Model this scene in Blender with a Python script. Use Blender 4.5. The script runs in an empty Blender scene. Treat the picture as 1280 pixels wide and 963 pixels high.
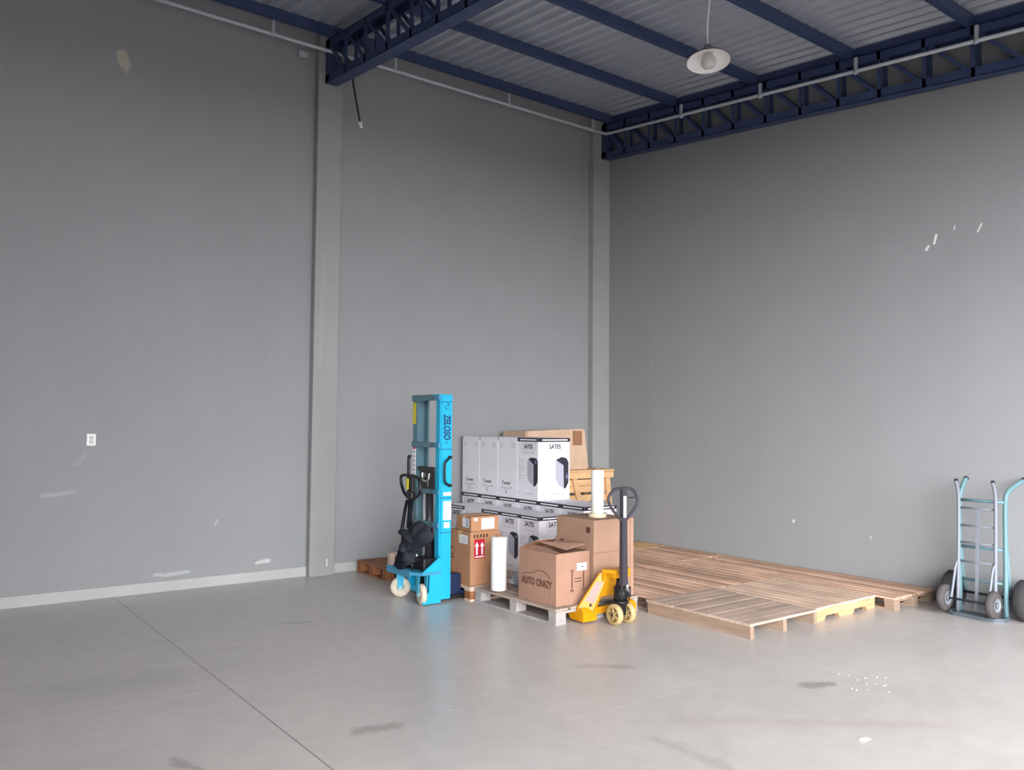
import bpy, bmesh, math, random
from mathutils import Vector, Matrix
random.seed(7)
R = math.radians
SC = bpy.context.scene
COL = SC.collection
PI = math.pi

# ------------------------------------------------------------------ camera
F, YAW, PITCH, ROLL, EYE = 1031.04, R(37.0839), R(2.7618), R(0.4746), Vector((0, 0, 1.6))
fwd = Vector((math.sin(YAW) * math.cos(PITCH), math.cos(YAW) * math.cos(PITCH), math.sin(PITCH)))
rgt = Vector((math.cos(YAW), -math.sin(YAW), 0))
upv = rgt.cross(fwd)
cr = rgt * math.cos(ROLL) + upv * math.sin(ROLL)
cu = upv * math.cos(ROLL) - rgt * math.sin(ROLL)
cam = bpy.data.cameras.new('camera')
cam.sensor_width = 36
cam.lens = F * 36 / 1280
cam.clip_start = 0.05
cam.clip_end = 500
co = bpy.data.objects.new('camera', cam)
COL.objects.link(co)
co.matrix_world = Matrix(((cr.x, cu.x, -fwd.x, EYE.x), (cr.y, cu.y, -fwd.y, EYE.y), (cr.z, cu.z, -fwd.z, EYE.z), (0, 0, 0, 1)))
SC.camera = co

# room dimensions (metres)
XW, YW = 7.82, 8.25          # right wall, left wall
SL = 0.1003                  # roof falls away from the left wall
XL, YG = -5.5, -1.3           # far side wall, gate wall
def roof(y, z0): return z0 - SL * (YW - y)

# ------------------------------------------------------------------ materials
MATS = {}
def newmat(name):
    m = bpy.data.materials.new(name); m.use_nodes = True
    nt = m.node_tree
    b = nt.nodes['Principled BSDF']
    return m, nt, b
def srgb(r, g, b):
    f = lambda c: (c / 255 / 12.92) if c / 255 <= 0.04045 else ((c / 255 + 0.055) / 1.055) ** 2.4
    return (f(r), f(g), f(b), 1)
def N(nt, t, **kw):
    n = nt.nodes.new(t)
    for k, v in kw.items(): setattr(n, k, v)
    return n
def L(nt, a, b): nt.links.new(a, b)
def paint(name, col, rough=0.5, metal=0.0, var=0.0, scale=6.0, bump=0.0, spec=0.4, stretch=(1, 1, 1), detail=4):
    if name in MATS: return MATS[name]
    m, nt, b = newmat(name)
    c = col if len(col) == 4 else srgb(*col)
    b.inputs['Base Color'].default_value = c
    b.inputs['Roughness'].default_value = rough
    b.inputs['Metallic'].default_value = metal
    b.inputs['Specular IOR Level'].default_value = spec
    if var or bump:
        tc = N(nt, 'ShaderNodeTexCoord'); mp = N(nt, 'ShaderNodeMapping')
        mp.inputs['Scale'].default_value = stretch
        L(nt, tc.outputs['Object'], mp.inputs['Vector'])
        nz = N(nt, 'ShaderNodeTexNoise')
        nz.inputs['Scale'].default_value = scale; nz.inputs['Detail'].default_value = detail
        L(nt, mp.outputs[0], nz.inputs['Vector'])
        if var:
            mr = N(nt, 'ShaderNodeMapRange')
            mr.inputs[1].default_value = 0.3; mr.inputs[2].default_value = 0.7
            mr.inputs[3].default_value = 1 - var; mr.inputs[4].default_value = 1 + var
            L(nt, nz.outputs['Fac'], mr.inputs[0])
            mx = N(nt, 'ShaderNodeVectorMath', operation='SCALE')
            mx.inputs[0].default_value = c[:3]
            L(nt, mr.outputs[0], mx.inputs['Scale'])
            L(nt, mx.outputs[0], b.inputs['Base Color'])
        if bump:
            bp = N(nt, 'ShaderNodeBump'); bp.inputs['Strength'].default_value = bump
            bp.inputs['Distance'].default_value = 0.01
            L(nt, nz.outputs['Fac'], bp.inputs['Height']); L(nt, bp.outputs[0], b.inputs['Normal'])
    MATS[name] = m
    return m
def wood(name, col, var=0.22, along='Y'):
    """board wood: every board (mesh island) gets its own tone, plus grain"""
    if name in MATS: return MATS[name]
    m, nt, b = newmat(name)
    c = srgb(*col)
    tc = N(nt, 'ShaderNodeTexCoord'); mp = N(nt, 'ShaderNodeMapping')
    mp.inputs['Scale'].default_value = {'Y': (40, 2.5, 40), 'X': (2.5, 40, 40)}[along]
    L(nt, tc.outputs['Object'], mp.inputs['Vector'])
    nz = N(nt, 'ShaderNodeTexNoise'); nz.inputs['Scale'].default_value = 1.0; nz.inputs['Detail'].default_value = 5
    L(nt, mp.outputs[0], nz.inputs['Vector'])
    n2 = N(nt, 'ShaderNodeTexNoise'); n2.inputs['Scale'].default_value = 3.0; n2.inputs['Detail'].default_value = 3
    L(nt, tc.outputs['Object'], n2.inputs['Vector'])
    ge = N(nt, 'ShaderNodeNewGeometry')
    r1 = N(nt, 'ShaderNodeMapRange'); r1.inputs[3].default_value = 1 - var; r1.inputs[4].default_value = 1 + var
    L(nt, ge.outputs['Random Per Island'], r1.inputs[0])
    r2 = N(nt, 'ShaderNodeMapRange'); r2.inputs[1].default_value = 0.3; r2.inputs[2].default_value = 0.7
    r2.inputs[3].default_value = 0.82; r2.inputs[4].default_value = 1.12
    L(nt, nz.outputs['Fac'], r2.inputs[0])
    r3 = N(nt, 'ShaderNodeMapRange'); r3.inputs[1].default_value = 0.3; r3.inputs[2].default_value = 0.7
    r3.inputs[3].default_value = 0.85; r3.inputs[4].default_value = 1.12
    L(nt, n2.outputs['Fac'], r3.inputs[0])
    a = N(nt, 'ShaderNodeMath', operation='MULTIPLY'); L(nt, r1.outputs[0], a.inputs[0]); L(nt, r2.outputs[0], a.inputs[1])
    d = N(nt, 'ShaderNodeMath', operation='MULTIPLY'); L(nt, a.outputs[0], d.inputs[0]); L(nt, r3.outputs[0], d.inputs[1])
    s = N(nt, 'ShaderNodeVectorMath', operation='SCALE'); s.inputs[0].default_value = c[:3]
    L(nt, d.outputs[0], s.inputs['Scale']); L(nt, s.outputs[0], b.inputs['Base Color'])
    b.inputs['Roughness'].default_value = 0.75; b.inputs['Specular IOR Level'].default_value = 0.25
    bp = N(nt, 'ShaderNodeBump'); bp.inputs['Strength'].default_value = 0.25; bp.inputs['Distance'].default_value = 0.004
    L(nt, nz.outputs['Fac'], bp.inputs['Height']); L(nt, bp.outputs[0], b.inputs['Normal'])
    MATS[name] = m
    return m

def capsule_group():
    """mask that is 1 on the stroke A-B of half width W (edge softness S) in the plane of P"""
    g = bpy.data.node_groups.new('stroke', 'ShaderNodeTree')
    for nm, tp in (('P', 'NodeSocketVector'), ('A', 'NodeSocketVector'), ('B', 'NodeSocketVector'), ('W', 'NodeSocketFloat'), ('S', 'NodeSocketFloat')):
        g.interface.new_socket(name=nm, in_out='INPUT', socket_type=tp)
    g.interface.new_socket(name='Mask', in_out='OUTPUT', socket_type='NodeSocketFloat')
    i = g.nodes.new('NodeGroupInput'); o = g.nodes.new('NodeGroupOutput')
    def vm(op): return N(g, 'ShaderNodeVectorMath', operation=op)
    pa = vm('SUBTRACT'); L(g, i.outputs['P'], pa.inputs[0]); L(g, i.outputs['A'], pa.inputs[1])
    ba = vm('SUBTRACT'); L(g, i.outputs['B'], ba.inputs[0]); L(g, i.outputs['A'], ba.inputs[1])
    d1 = vm('DOT_PRODUCT'); L(g, pa.outputs[0], d1.inputs[0]); L(g, ba.outputs[0], d1.inputs[1])
    d2 = vm('DOT_PRODUCT'); L(g, ba.outputs[0], d2.inputs[0]); L(g, ba.outputs[0], d2.inputs[1])
    dv = N(g, 'ShaderNodeMath', operation='DIVIDE', use_clamp=True); L(g, d1.outputs['Value'], dv.inputs[0]); L(g, d2.outputs['Value'], dv.inputs[1])
    sc = vm('SCALE'); L(g, ba.outputs[0], sc.inputs[0]); L(g, dv.outputs[0], sc.inputs['Scale'])
    df = vm('SUBTRACT'); L(g, pa.outputs[0], df.inputs[0]); L(g, sc.outputs[0], df.inputs[1])
    ln = vm('LENGTH'); L(g, df.outputs[0], ln.inputs[0])
    s1 = N(g, 'ShaderNodeMath', operation='SUBTRACT'); L(g, i.outputs['W'], s1.inputs[0]); L(g, ln.outputs['Value'], s1.inputs[1])
    s2 = N(g, 'ShaderNodeMath', operation='DIVIDE'); L(g, s1.outputs[0], s2.inputs[0]); L(g, i.outputs['S'], s2.inputs[1])
    s3 = N(g, 'ShaderNodeMath', operation='ADD', use_clamp=True); s3.inputs[1].default_value = 0.5; L(g, s2.outputs[0], s3.inputs[0])
    L(g, s3.outputs[0], o.inputs['Mask'])
    return g
STROKE = capsule_group()
def surface(name, col, strokes, rough=0.6, spec=0.3, n_big=(0.6, 0.06), n_fine=(8, 0.04), plane='XY', wobble=0.0, rough_var=0.0, stretch=(1, 1, 1), big_col=None):
    """painted wall / concrete with blotches and individual marks. strokes: (A, B, halfwidth, soft, colour, strength)"""
    m, nt, b = newmat(name)
    tc = N(nt, 'ShaderNodeTexCoord')
    P = tc.outputs['Object']
    sep = N(nt, 'ShaderNodeSeparateXYZ'); L(nt, P, sep.inputs[0])
    cmb = N(nt, 'ShaderNodeCombineXYZ')
    k = {'XY': ('X', 'Y'), 'XZ': ('X', 'Z'), 'YZ': ('Y', 'Z')}[plane]
    L(nt, sep.outputs[k[0]], cmb.inputs[0]); L(nt, sep.outputs[k[1]], cmb.inputs[1])
    p2 = cmb.outputs[0]
    mp = N(nt, 'ShaderNodeMapping'); mp.inputs['Scale'].default_value = stretch; L(nt, p2, mp.inputs['Vector'])
    n1 = N(nt, 'ShaderNodeTexNoise'); n1.inputs['Scale'].default_value = n_big[0]; n1.inputs['Detail'].default_value = 6; n1.inputs['Roughness'].default_value = 0.6
    L(nt, mp.outputs[0], n1.inputs['Vector'])
    n2 = N(nt, 'ShaderNodeTexNoise'); n2.inputs['Scale'].default_value = n_fine[0]; n2.inputs['Detail'].default_value = 6
    L(nt, mp.outputs[0], n2.inputs['Vector'])
    def mr(sock, lo, hi):
        r = N(nt, 'ShaderNodeMapRange'); r.inputs[1].default_value = 0.3; r.inputs[2].default_value = 0.7
        r.inputs[3].default_value = lo; r.inputs[4].default_value = hi; L(nt, sock, r.inputs[0]); return r.outputs[0]
    a = N(nt, 'ShaderNodeMath', operation='MULTIPLY')
    L(nt, mr(n1.outputs['Fac'], 1 - n_big[1], 1 + n_big[1]), a.inputs[0]); L(nt, mr(n2.outputs['Fac'], 1 - n_fine[1], 1 + n_fine[1]), a.inputs[1])
    s = N(nt, 'ShaderNodeVectorMath', operation='SCALE'); s.inputs[0].default_value = srgb(*col)[:3]; L(nt, a.outputs[0], s.inputs['Scale'])
    cur = s.outputs[0]
    pw = p2
    if wobble:
        nw = N(nt, 'ShaderNodeTexNoise'); nw.inputs['Scale'].default_value = 9; nw.inputs['Detail'].default_value = 4; L(nt, p2, nw.inputs['Vector'])
        sb = N(nt, 'ShaderNodeVectorMath', operation='SUBTRACT'); sb.inputs[1].default_value = (0.5, 0.5, 0.5); L(nt, nw.outputs['Color'], sb.inputs[0])
        ss = N(nt, 'ShaderNodeVectorMath', operation='SCALE'); ss.inputs['Scale'].default_value = wobble; L(nt, sb.outputs[0], ss.inputs[0])
        sz = N(nt, 'ShaderNodeVectorMath', operation='MULTIPLY'); sz.inputs[1].default_value = (1, 1, 0); L(nt, ss.outputs[0], sz.inputs[0])
        ad = N(nt, 'ShaderNodeVectorMath', operation='ADD'); L(nt, p2, ad.inputs[0]); L(nt, sz.outputs[0], ad.inputs[1]); pw = ad.outputs[0]
    for st in strokes:
        A, B, w, soft, c, k_ = st[:6]
        g = N(nt, 'ShaderNodeGroup'); g.node_tree = STROKE
        L(nt, p2 if len(st) > 6 else pw, g.inputs['P'])
        g.inputs['A'].default_value = (A[0], A[1], 0); g.inputs['B'].default_value = (B[0], B[1], 0)
        g.inputs['W'].default_value = w; g.inputs['S'].default_value = soft
        ml = N(nt, 'ShaderNodeMath', operation='MULTIPLY'); ml.inputs[1].default_value = k_; L(nt, g.outputs[0], ml.inputs[0])
        mx = N(nt, 'ShaderNodeMix', data_type='RGBA'); L(nt, ml.outputs[0], mx.inputs['Factor'])
        L(nt, cur, mx.inputs['A']); mx.inputs['B'].default_value = srgb(*c)
        cur = mx.outputs['Result']
    L(nt, cur, b.inputs['Base Color'])
    b.inputs['Roughness'].default_value = rough; b.inputs['Specular IOR Level'].default_value = spec
    if rough_var: L(nt, mr(n1.outputs['Fac'], rough - rough_var, rough + rough_var), b.inputs['Roughness'])
    bp = N(nt, 'ShaderNodeBump'); bp.inputs['Strength'].default_value = 0.06; bp.inputs['Distance'].default_value = 0.01
    L(nt, n2.outputs['Fac'], bp.inputs['Height']); L(nt, bp.outputs[0], b.inputs['Normal'])
    return m

# ------------------------------------------------------------------ mesh builder
class MB:
    def __init__(s): s.bm = bmesh.new(); s.mats = []
    def mi(s, m):
        if m not in s.mats: s.mats.append(m)
        return s.mats.index(m)
    def _set(s, faces, m, smooth=False):
        i = s.mi(m)
        for f in faces: f.material_index = i; f.smooth = smooth
    def box(s, lo, hi, m, bev=0.0, M=None):
        lo, hi = Vector(lo), Vector(hi)
        r = bmesh.ops.create_cube(s.bm, size=1.0); vs = r['verts']
        for v in vs: v.co = Vector(((lo.x + hi.x) / 2 + v.co.x * (hi.x - lo.x), (lo.y + hi.y) / 2 + v.co.y * (hi.y - lo.y), (lo.z + hi.z) / 2 + v.co.z * (hi.z - lo.z)))
        fs = set(f for v in vs for f in v.link_faces)
        s._set(fs, m)
        if bev:
            es = list(set(e for v in vs for e in v.link_edges))
            rb = bmesh.ops.bevel(s.bm, geom=es, offset=bev, segments=2, affect='EDGES', profile=0.5)
            vs = list(set(vs_ for f in rb['faces'] for vs_ in f.verts)); s._set(rb['faces'], m)
            allv = set(vs)
            for f in list(allv): 
                for lf in f.link_faces: allv.update(lf.verts)
            s._set(set(lf for v in allv for lf in v.link_faces), m); vs = list(allv)
        if M: 
            for v in vs: v.co = M @ v.co
        return vs
    def cyl(s, a, b, r, m, seg=16, r2=None, smooth=True):
        a, b = Vector(a), Vector(b); d = (b - a)
        q = d.to_track_quat('Z', 'Y').to_matrix().to_4x4(); q.translation = (a + b) / 2
        rr = bmesh.ops.create_cone(s.bm, cap_ends=True, segments=seg, radius1=r, radius2=r if r2 is None else r2, depth=d.length, matrix=q)
        fs = set(f for v in rr['verts'] for f in v.link_faces)
        s._set(fs, m)
        if smooth:
            for f in fs:
                if len(f.verts) == 4: f.smooth = True
    def tube(s, pts, r, m, seg=10, closed=False, flat=1.0):
        pts = [Vector(p) for p in pts]; n = len(pts); rings = []
        t0 = (pts[1] - pts[0]).normalized()
        ref = Vector((0, 0, 1)) if abs(t0.z) < 0.9 else Vector((1, 0, 0))
        u = t0.cross(ref).normalized()
        for i, p in enumerate(pts):
            if closed: t = (pts[(i + 1) % n] - pts[i - 1]).normalized()
            elif i == 0: t = t0
            elif i == n - 1: t = (pts[i] - pts[i - 1]).normalized()
            else: t = ((pts[i + 1] - p).normalized() + (p - pts[i - 1]).normalized()).normalized()
            u = (u - t * u.dot(t)).normalized(); w = t.cross(u)
            rings.append([s.bm.verts.new(p + u * math.cos(2 * PI * k / seg) * r + w * math.sin(2 * PI * k / seg) * r * flat) for k in range(seg)])
        fs = []
        for i in range(n if closed else n - 1):
            A, B = rings[i], rings[(i + 1) % n]
            for k in range(seg): fs.append(s.bm.faces.new((A[k], A[(k + 1) % seg], B[(k + 1) % seg], B[k])))
        s._set(fs, m, True)
        if not closed:
            c = [s.bm.faces.new(list(reversed(rings[0]))), s.bm.faces.new(rings[-1])]; s._set(c, m)
    def prism(s, poly, vec, m):
        """closed polygon (3D points) extruded by vec"""
        vec = Vector(vec)
        a = [s.bm.verts.new(Vector(p)) for p in poly]; b = [s.bm.verts.new(Vector(p) + vec) for p in poly]
        n = len(poly); fs = [s.bm.faces.new(a), s.bm.faces.new(list(reversed(b)))]
        for i in range(n): fs.append(s.bm.faces.new((a[i], b[i], b[(i + 1) % n], a[(i + 1) % n])))
        s._set(fs, m)
        bmesh.ops.recalc_face_normals(s.bm, faces=fs)
    def loft(s, A, B, m):
        a = [s.bm.verts.new(Vector(p)) for p in A]; b = [s.bm.verts.new(Vector(p)) for p in B]; n = len(a)
        fs = [s.bm.faces.new(a), s.bm.faces.new(list(reversed(b)))]
        for i in range(n): fs.append(s.bm.faces.new((a[i], b[i], b[(i + 1) % n], a[(i + 1) % n])))
        s._set(fs, m); bmesh.ops.recalc_face_normals(s.bm, faces=fs)
    def lathe(s, prof, m, seg=32, M=None, smooth=True):
        """profile [(r, z)...] turned about Z"""
        M = M or Matrix.Identity(4); rings = []
        for r, z in prof:
            if r < 1e-6: rings.append([s.bm.verts.new(M @ Vector((0, 0, z)))])
            else: rings.append([s.bm.verts.new(M @ Vector((r * math.cos(2 * PI * k / seg), r * math.sin(2 * PI * k / seg), z))) for k in range(seg)])
        fs = []
        for A, B in zip(rings, rings[1:]):
            if len(A) == 1 and len(B) == 1: continue
            for k in range(seg):
                q = (k + 1) % seg
                if len(A) == 1: fs.append(s.bm.faces.new((A[0], B[q], B[k])))
                elif len(B) == 1: fs.append(s.bm.faces.new((A[k], A[q], B[0])))
                else: fs.append(s.bm.faces.new((A[k], A[q], B[q], B[k])))
        s._set(fs, m, smooth); bmesh.ops.recalc_face_normals(s.bm, faces=fs)
    def poly(s, pts, m):
        f = s.bm.faces.new([s.bm.verts.new(Vector(p)) for p in pts]); s._set([f], m)
    def text(s, txt, size, M, m, shear=0.0, squeeze=1.0, align='CENTER', weight=0.0):
        cu = bpy.data.curves.new('t', 'FONT'); cu.body = txt; cu.size = size; cu.align_x = align; cu.align_y = 'CENTER'
        cu.shear = shear; cu.extrude = 0.0004; cu.resolution_u = 3; cu.offset = weight
        ob = bpy.data.objects.new('t', cu); COL.objects.link(ob)
        bpy.context.view_layer.update()
        me = bpy.data.meshes.new_from_object(ob.evaluated_get(bpy.context.evaluated_depsgraph_get()))
        me.transform(M @ Matrix.Diagonal((squeeze, 1, 1, 1)))
        n0 = len(s.bm.faces); s.bm.from_mesh(me); s.bm.faces.ensure_lookup_table()
        s._set(s.bm.faces[n0:], m)
        bpy.data.objects.remove(ob); bpy.data.curves.remove(cu); bpy.data.meshes.remove(me)
    def build(s, name, parent=None, loc=None, rot=None, sub=0, fixn=False):
        if fixn: bmesh.ops.recalc_face_normals(s.bm, faces=s.bm.faces)
        me = bpy.data.meshes.new(name); s.bm.to_mesh(me); s.bm.free()
        for m in s.mats: me.materials.append(m)
        o = bpy.data.objects.new(name, me); COL.objects.link(o)
        if parent: o.parent = parent
        if loc: o.location = loc
        if rot: o.rotation_euler = rot
        if sub:
            md = o.modifiers.new('s', 'SUBSURF'); md.levels = sub; md.render_levels = sub
        return o
def tag(o, label, cat, group=None):
    o['label'] = label; o['category'] = cat
    if group: o['group'] = group
    return o
def thing(name, label, cat, loc=(0, 0, 0), rz=0.0, group=None):
    o = bpy.data.objects.new(name, None); o.empty_display_size = 0.1; COL.objects.link(o)
    o.location = loc; o.rotation_euler = (0, 0, rz)
    return tag(o, label, cat, group)
def struct(mb, name):
    o = mb.build(name); o['kind'] = 'structure'; return o
def dup(root, loc, label, rz=None):
    r = root.copy(); COL.objects.link(r); r.location = loc; r['label'] = label
    if rz is not None: r.rotation_euler = (0, 0, rz)
    for ch in list(root.children):
        c = ch.copy(); COL.objects.link(c); c.parent = r
        for g in list(ch.children):
            d = g.copy(); COL.objects.link(d); d.parent = c
    return r
def frame(o, x, y, n):
    """matrix with axes x, y, n at o (columns)"""
    x, y, n, o = Vector(x), Vector(y), Vector(n), Vector(o)
    return Matrix(((x.x, y.x, n.x, o.x), (x.y, y.y, n.y, o.y), (x.z, y.z, n.z, o.z), (0, 0, 0, 1)))
def arc(c, r, a0, a1, n, ax, ay):
    c, ax, ay = Vector(c), Vector(ax), Vector(ay)
    return [c + ax * r * math.cos(a0 + (a1 - a0) * i / n) + ay * r * math.sin(a0 + (a1 - a0) * i / n) for i in range(n + 1)]
def smooth_path(pts, it=2, closed=False):
    pts = [Vector(p) for p in pts]
    for _ in range(it):
        q = [] if closed else [pts[0]]
        n = len(pts)
        for i in range(n if closed else n - 1):
            a, b = pts[i], pts[(i + 1) % n]
            q += [a * 0.75 + b * 0.25, a * 0.25 + b * 0.75]
        if not closed: q.append(pts[-1])
        pts = q
    return pts

# ------------------------------------------------------------------ palette
NAVY = paint('truss_paint', (56, 70, 106), 0.55, var=0.1)
PURL = paint('purlin_paint', (50, 64, 100), 0.5, var=0.1)
GALV = paint('galvanised', (188, 192, 200), 0.45, 0.25, var=0.06, scale=3)
ZINC = paint('conduit_zinc', (186, 190, 200), 0.45, 0.2, var=0.05)
CYAN = paint('stacker_blue', (30, 168, 206), 0.35, var=0.05)
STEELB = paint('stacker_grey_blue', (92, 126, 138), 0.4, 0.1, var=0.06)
BASEB = paint('stacker_mid_blue', (62, 138, 172), 0.4, var=0.06)
BLACK = paint('black_paint', (26, 26, 30), 0.4, var=0.1)
DARKM = paint('dark_steel', (62, 60, 64), 0.4, 0.4, var=0.1)
DNAVY = paint('navy_print', (18, 62, 112), 0.5)
CHROME = paint('chrome', (225, 225, 225), 0.2, 0.9)
CREAMW = paint('wheel_cream', (204, 194, 176), 0.45, var=0.12, scale=14)
TANW = paint('wheel_tan', (186, 162, 116), 0.45, var=0.1, scale=14)
YEL = paint('jack_yellow', (200, 138, 4), 0.4, var=0.07)
YELLAB = paint('yellow_label', (206, 192, 40), 0.5)
WHITE = paint('white_print', (240, 240, 242), 0.5)
LABEL = paint('paper_label', (232, 232, 234), 0.6, var=0.03)
RED = paint('red_label', (196, 22, 52), 0.5)
FILM = paint('stretch_film', (238, 238, 232), 0.25, var=0.04, scale=30, stretch=(1, 1, 0.1), spec=0.6)
CARD = paint('cardboard', (178, 132, 100), 0.8, var=0.07, scale=5, spec=0.15)
CARDP = paint('cardboard_pinkish', (166, 130, 111), 0.8, var=0.06, scale=5, spec=0.15)
CARDT = paint('cardboard_light', (166, 134, 114), 0.8, var=0.06, scale=5, spec=0.15)
CARDI = paint('cardboard_inside', (150, 110, 84), 0.85, var=0.06, spec=0.1)
TAPE = paint('packing_tape', (206, 168, 120), 0.3)
INK = paint('brown_ink', (92, 58, 44), 0.7)
PRINT = paint('black_print', (40, 34, 48), 0.5)
GREYP = paint('grey_print', (150, 148, 154), 0.5)
WBOX = paint('white_carton', (232, 230, 236), 0.55, var=0.03, scale=4, spec=0.3)
PCG = paint('print_case_side', (176, 176, 190), 0.5)
PCD = paint('print_case_front', (50, 48, 60), 0.45)
PCH = paint('print_case_highlight', (120, 126, 156), 0.5)
CLOTH = paint('bag_cloth', (50, 52, 60), 0.9, var=0.2, scale=14, bump=0.4, spec=0.1)
CLOTHD = paint('bag_cloth_dark', (26, 30, 42), 0.9, var=0.15, scale=14, spec=0.1)
RUBBER = paint('rubber_tyre', (84, 80, 80), 0.8, var=0.12, scale=10, spec=0.2)
RUBD = paint('rubber_dark', (60, 58, 60), 0.8, var=0.12, scale=10, spec=0.2)
TRUCKG = paint('truck_silver', (130, 136, 146), 0.45, 0.1, var=0.06)
TRUCKT = paint('truck_teal', (104, 138, 146), 0.45, 0.05, var=0.06)
TRUCKP = paint('truck_plate', (98, 108, 116), 0.5, 0.2, var=0.12)
WB = wood('wood_brown', (206, 170, 146), 0.33, along='Y')
WBX = wood('wood_grey_brown', (186, 164, 149), 0.12, along='X')
WST = wood('wood_stringer_grey', (158, 136, 118), 0.1, along='Y')
WL = wood('wood_light', (218, 188, 166), 0.12, along='Y')
WLX = wood('wood_light_stringer', (196, 162, 122), 0.08, along='X')
WO = wood('wood_orange', (214, 174, 130), 0.12, along='X')
WP = wood('wood_painted_white', (172, 166, 164), 0.07, along='Y')
WPG = wood('wood_deck_grey', (176, 158, 144), 0.14, along='Y')
WD = wood('wood_old', (140, 100, 76), 0.2, along='Y')
WDB = wood('wood_old_block', (150, 98, 66), 0.2, along='Y')

# ================================================================== SETTING
# floor: concrete with saw cuts, a chalk line and stains
floor_marks = [
    ((1.699, 8.3), (1.699, -3), 0.004, 0.004, (96, 92, 92), 0.75, 1),
    ((4.95, 5.0), (4.95, -3), 0.003, 0.006, (140, 132, 130), 0.35, 1),
    ((-6, 5.071), (4.6, 5.071), 0.007, 0.008, (206, 204, 204), 0.75, 1),
    ((2.02, 3.95), (2.2, 3.92), 0.05, 0.05, (122, 116, 112), 0.45),
    ((1.13, 4.16), (1.28, 3.66), 0.02, 0.035, (120, 114, 112), 0.5),
    ((4.6, 3.03), (4.74, 2.98), 0.05, 0.04, (116, 108, 104), 0.55),
    ((3.75, 4.15), (4.0, 3.95), 0.04, 0.06, (142, 134, 130), 0.45),
    ((3.0, 3.45), (3.9, 3.42), 0.006, 0.02, (206, 202, 202), 0.6),
    ((1.75, 3.2), (2.35, 3.2), 0.012, 0.03, (200, 196, 196), 0.55),
    ((2.5, 3.2), (2.45, 2.6), 0.02, 0.04, (196, 192, 192), 0.5),
    ((2.7, 3.3), (3.05, 2.95), 0.012, 0.03, (198, 194, 194), 0.5),
    ((3.2, 3.0), (3.2, 2.5), 0.03, 0.06, (136, 130, 128), 0.35),
    ((3.5, 3.1), (4.6, 2.2), 0.03, 0.12, (160, 132, 124), 0.3),
    ((0.9, 5.6), (1.4, 5.5), 0.12, 0.35, (140, 140, 136), 0.3),
    ((2.6, 6.4), (2.75, 6.35), 0.03, 0.06, (136, 132, 130), 0.5),
    ((0.5, 4.75), (0.62, 4.6), 0.02, 0.05, (196, 194, 194), 0.5),
    ((3.0, 4.6), (3.25, 4.1), 0.006, 0.015, (200, 196, 196), 0.5),
]
CONC = surface('polished_concrete', (192, 186, 182), floor_marks, rough=0.34, spec=0.45, n_big=(0.9, 0.07), n_fine=(7, 0.05), wobble=0.12, rough_var=0.07)
mb = MB(); mb.box((XL - 0.2, YG - 0.2, -0.2), (XW + 0.2, YW + 0.2, 0), CONC); struct(mb, 'floor')

wl_marks = [
    ((1.63, 5.02), (1.66, 4.95), 0.05, 0.03, (196, 188, 172), 0.75), ((1.66, 4.93), (1.68, 4.88), 0.014, 0.02, (186, 178, 166), 0.7),
    ((2.05, 0.16), (2.35, 0.16), 0.012, 0.03, (206, 206, 204), 0.6), ((3.02, 0.18), (3.15, 0.2), 0.014, 0.02, (210, 210, 206), 0.7),
    ((1.1, 0.95), (1.35, 0.97), 0.01, 0.03, (192, 192, 190), 0.5), ((1.35, 1.22), (1.43, 1.3), 0.01, 0.03, (180, 180, 176), 0.4),
    ((3.1, 2.2), (3.14, 2.35), 0.008, 0.03, (168, 168, 164), 0.3), ((2.6, 0.6), (2.62, 0.64), 0.006, 0.01, (206, 206, 204), 0.6),
]
WALLP = surface('grey_wall_paint', (147, 149, 151), wl_marks, rough=0.7, spec=0.2, n_big=(0.5, 0.035), n_fine=(3.5, 0.02), plane='XZ', wobble=0.05, stretch=(1, 0.5, 1))
mb = MB(); mb.box((XL - 0.2, YW, 0), (XW + 0.2, YW + 0.2, 5.86), WALLP); struct(mb, 'wall_left')
wr_marks = [((3.83, 3.295), (3.81, 3.325), 0.012, 0.006, (236, 236, 236), 0.9, 1), ((3.755, 3.345), (3.735, 3.42), 0.011, 0.006, (236, 236, 236), 0.9, 1),
            ((3.57, 3.445), (3.565, 3.475), 0.006, 0.005, (230, 230, 230), 0.9, 1), ((3.365, 3.385), (3.33, 3.45), 0.007, 0.006, (236, 236, 236), 0.9, 1),
            ((5.3, 0.58), (5.29, 0.6), 0.012, 0.008, (220, 224, 230), 0.8), ((4.42, 0.5), (4.42, 0.52), 0.008, 0.008, (206, 214, 224), 0.6),
            ((7.3, 2.4), (7.31, 2.42), 0.008, 0.008, (108, 108, 106), 0.6)]
WALLR = surface('grey_wall_paint_side', (147, 149, 151), wr_marks, rough=0.7, spec=0.2, n_big=(0.5, 0.03), n_fine=(3.5, 0.02), plane='YZ', wobble=0.02, stretch=(1, 0.5, 1))
mb = MB(); mb.prism([(XW, YG - 0.2, 0), (XW, YW, 0), (XW, YW, 5.86), (XW, YG - 0.2, roof(YG - 0.2, 5.86))], (0.2, 0, 0), WALLR); struct(mb, 'wall_right')
WALLB = surface('grey_wall_paint_plain', (146, 150, 151), [], rough=0.7, spec=0.2, plane='YZ')
mb = MB(); mb.prism([(XL - 0.2, YG - 0.2, 0), (XL - 0.2, YW, 0), (XL - 0.2, YW, 5.86), (XL - 0.2, YG - 0.2, roof(YG - 0.2, 5.86))], (0.2, 0, 0), WALLB); struct(mb, 'wall_side')
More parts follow.
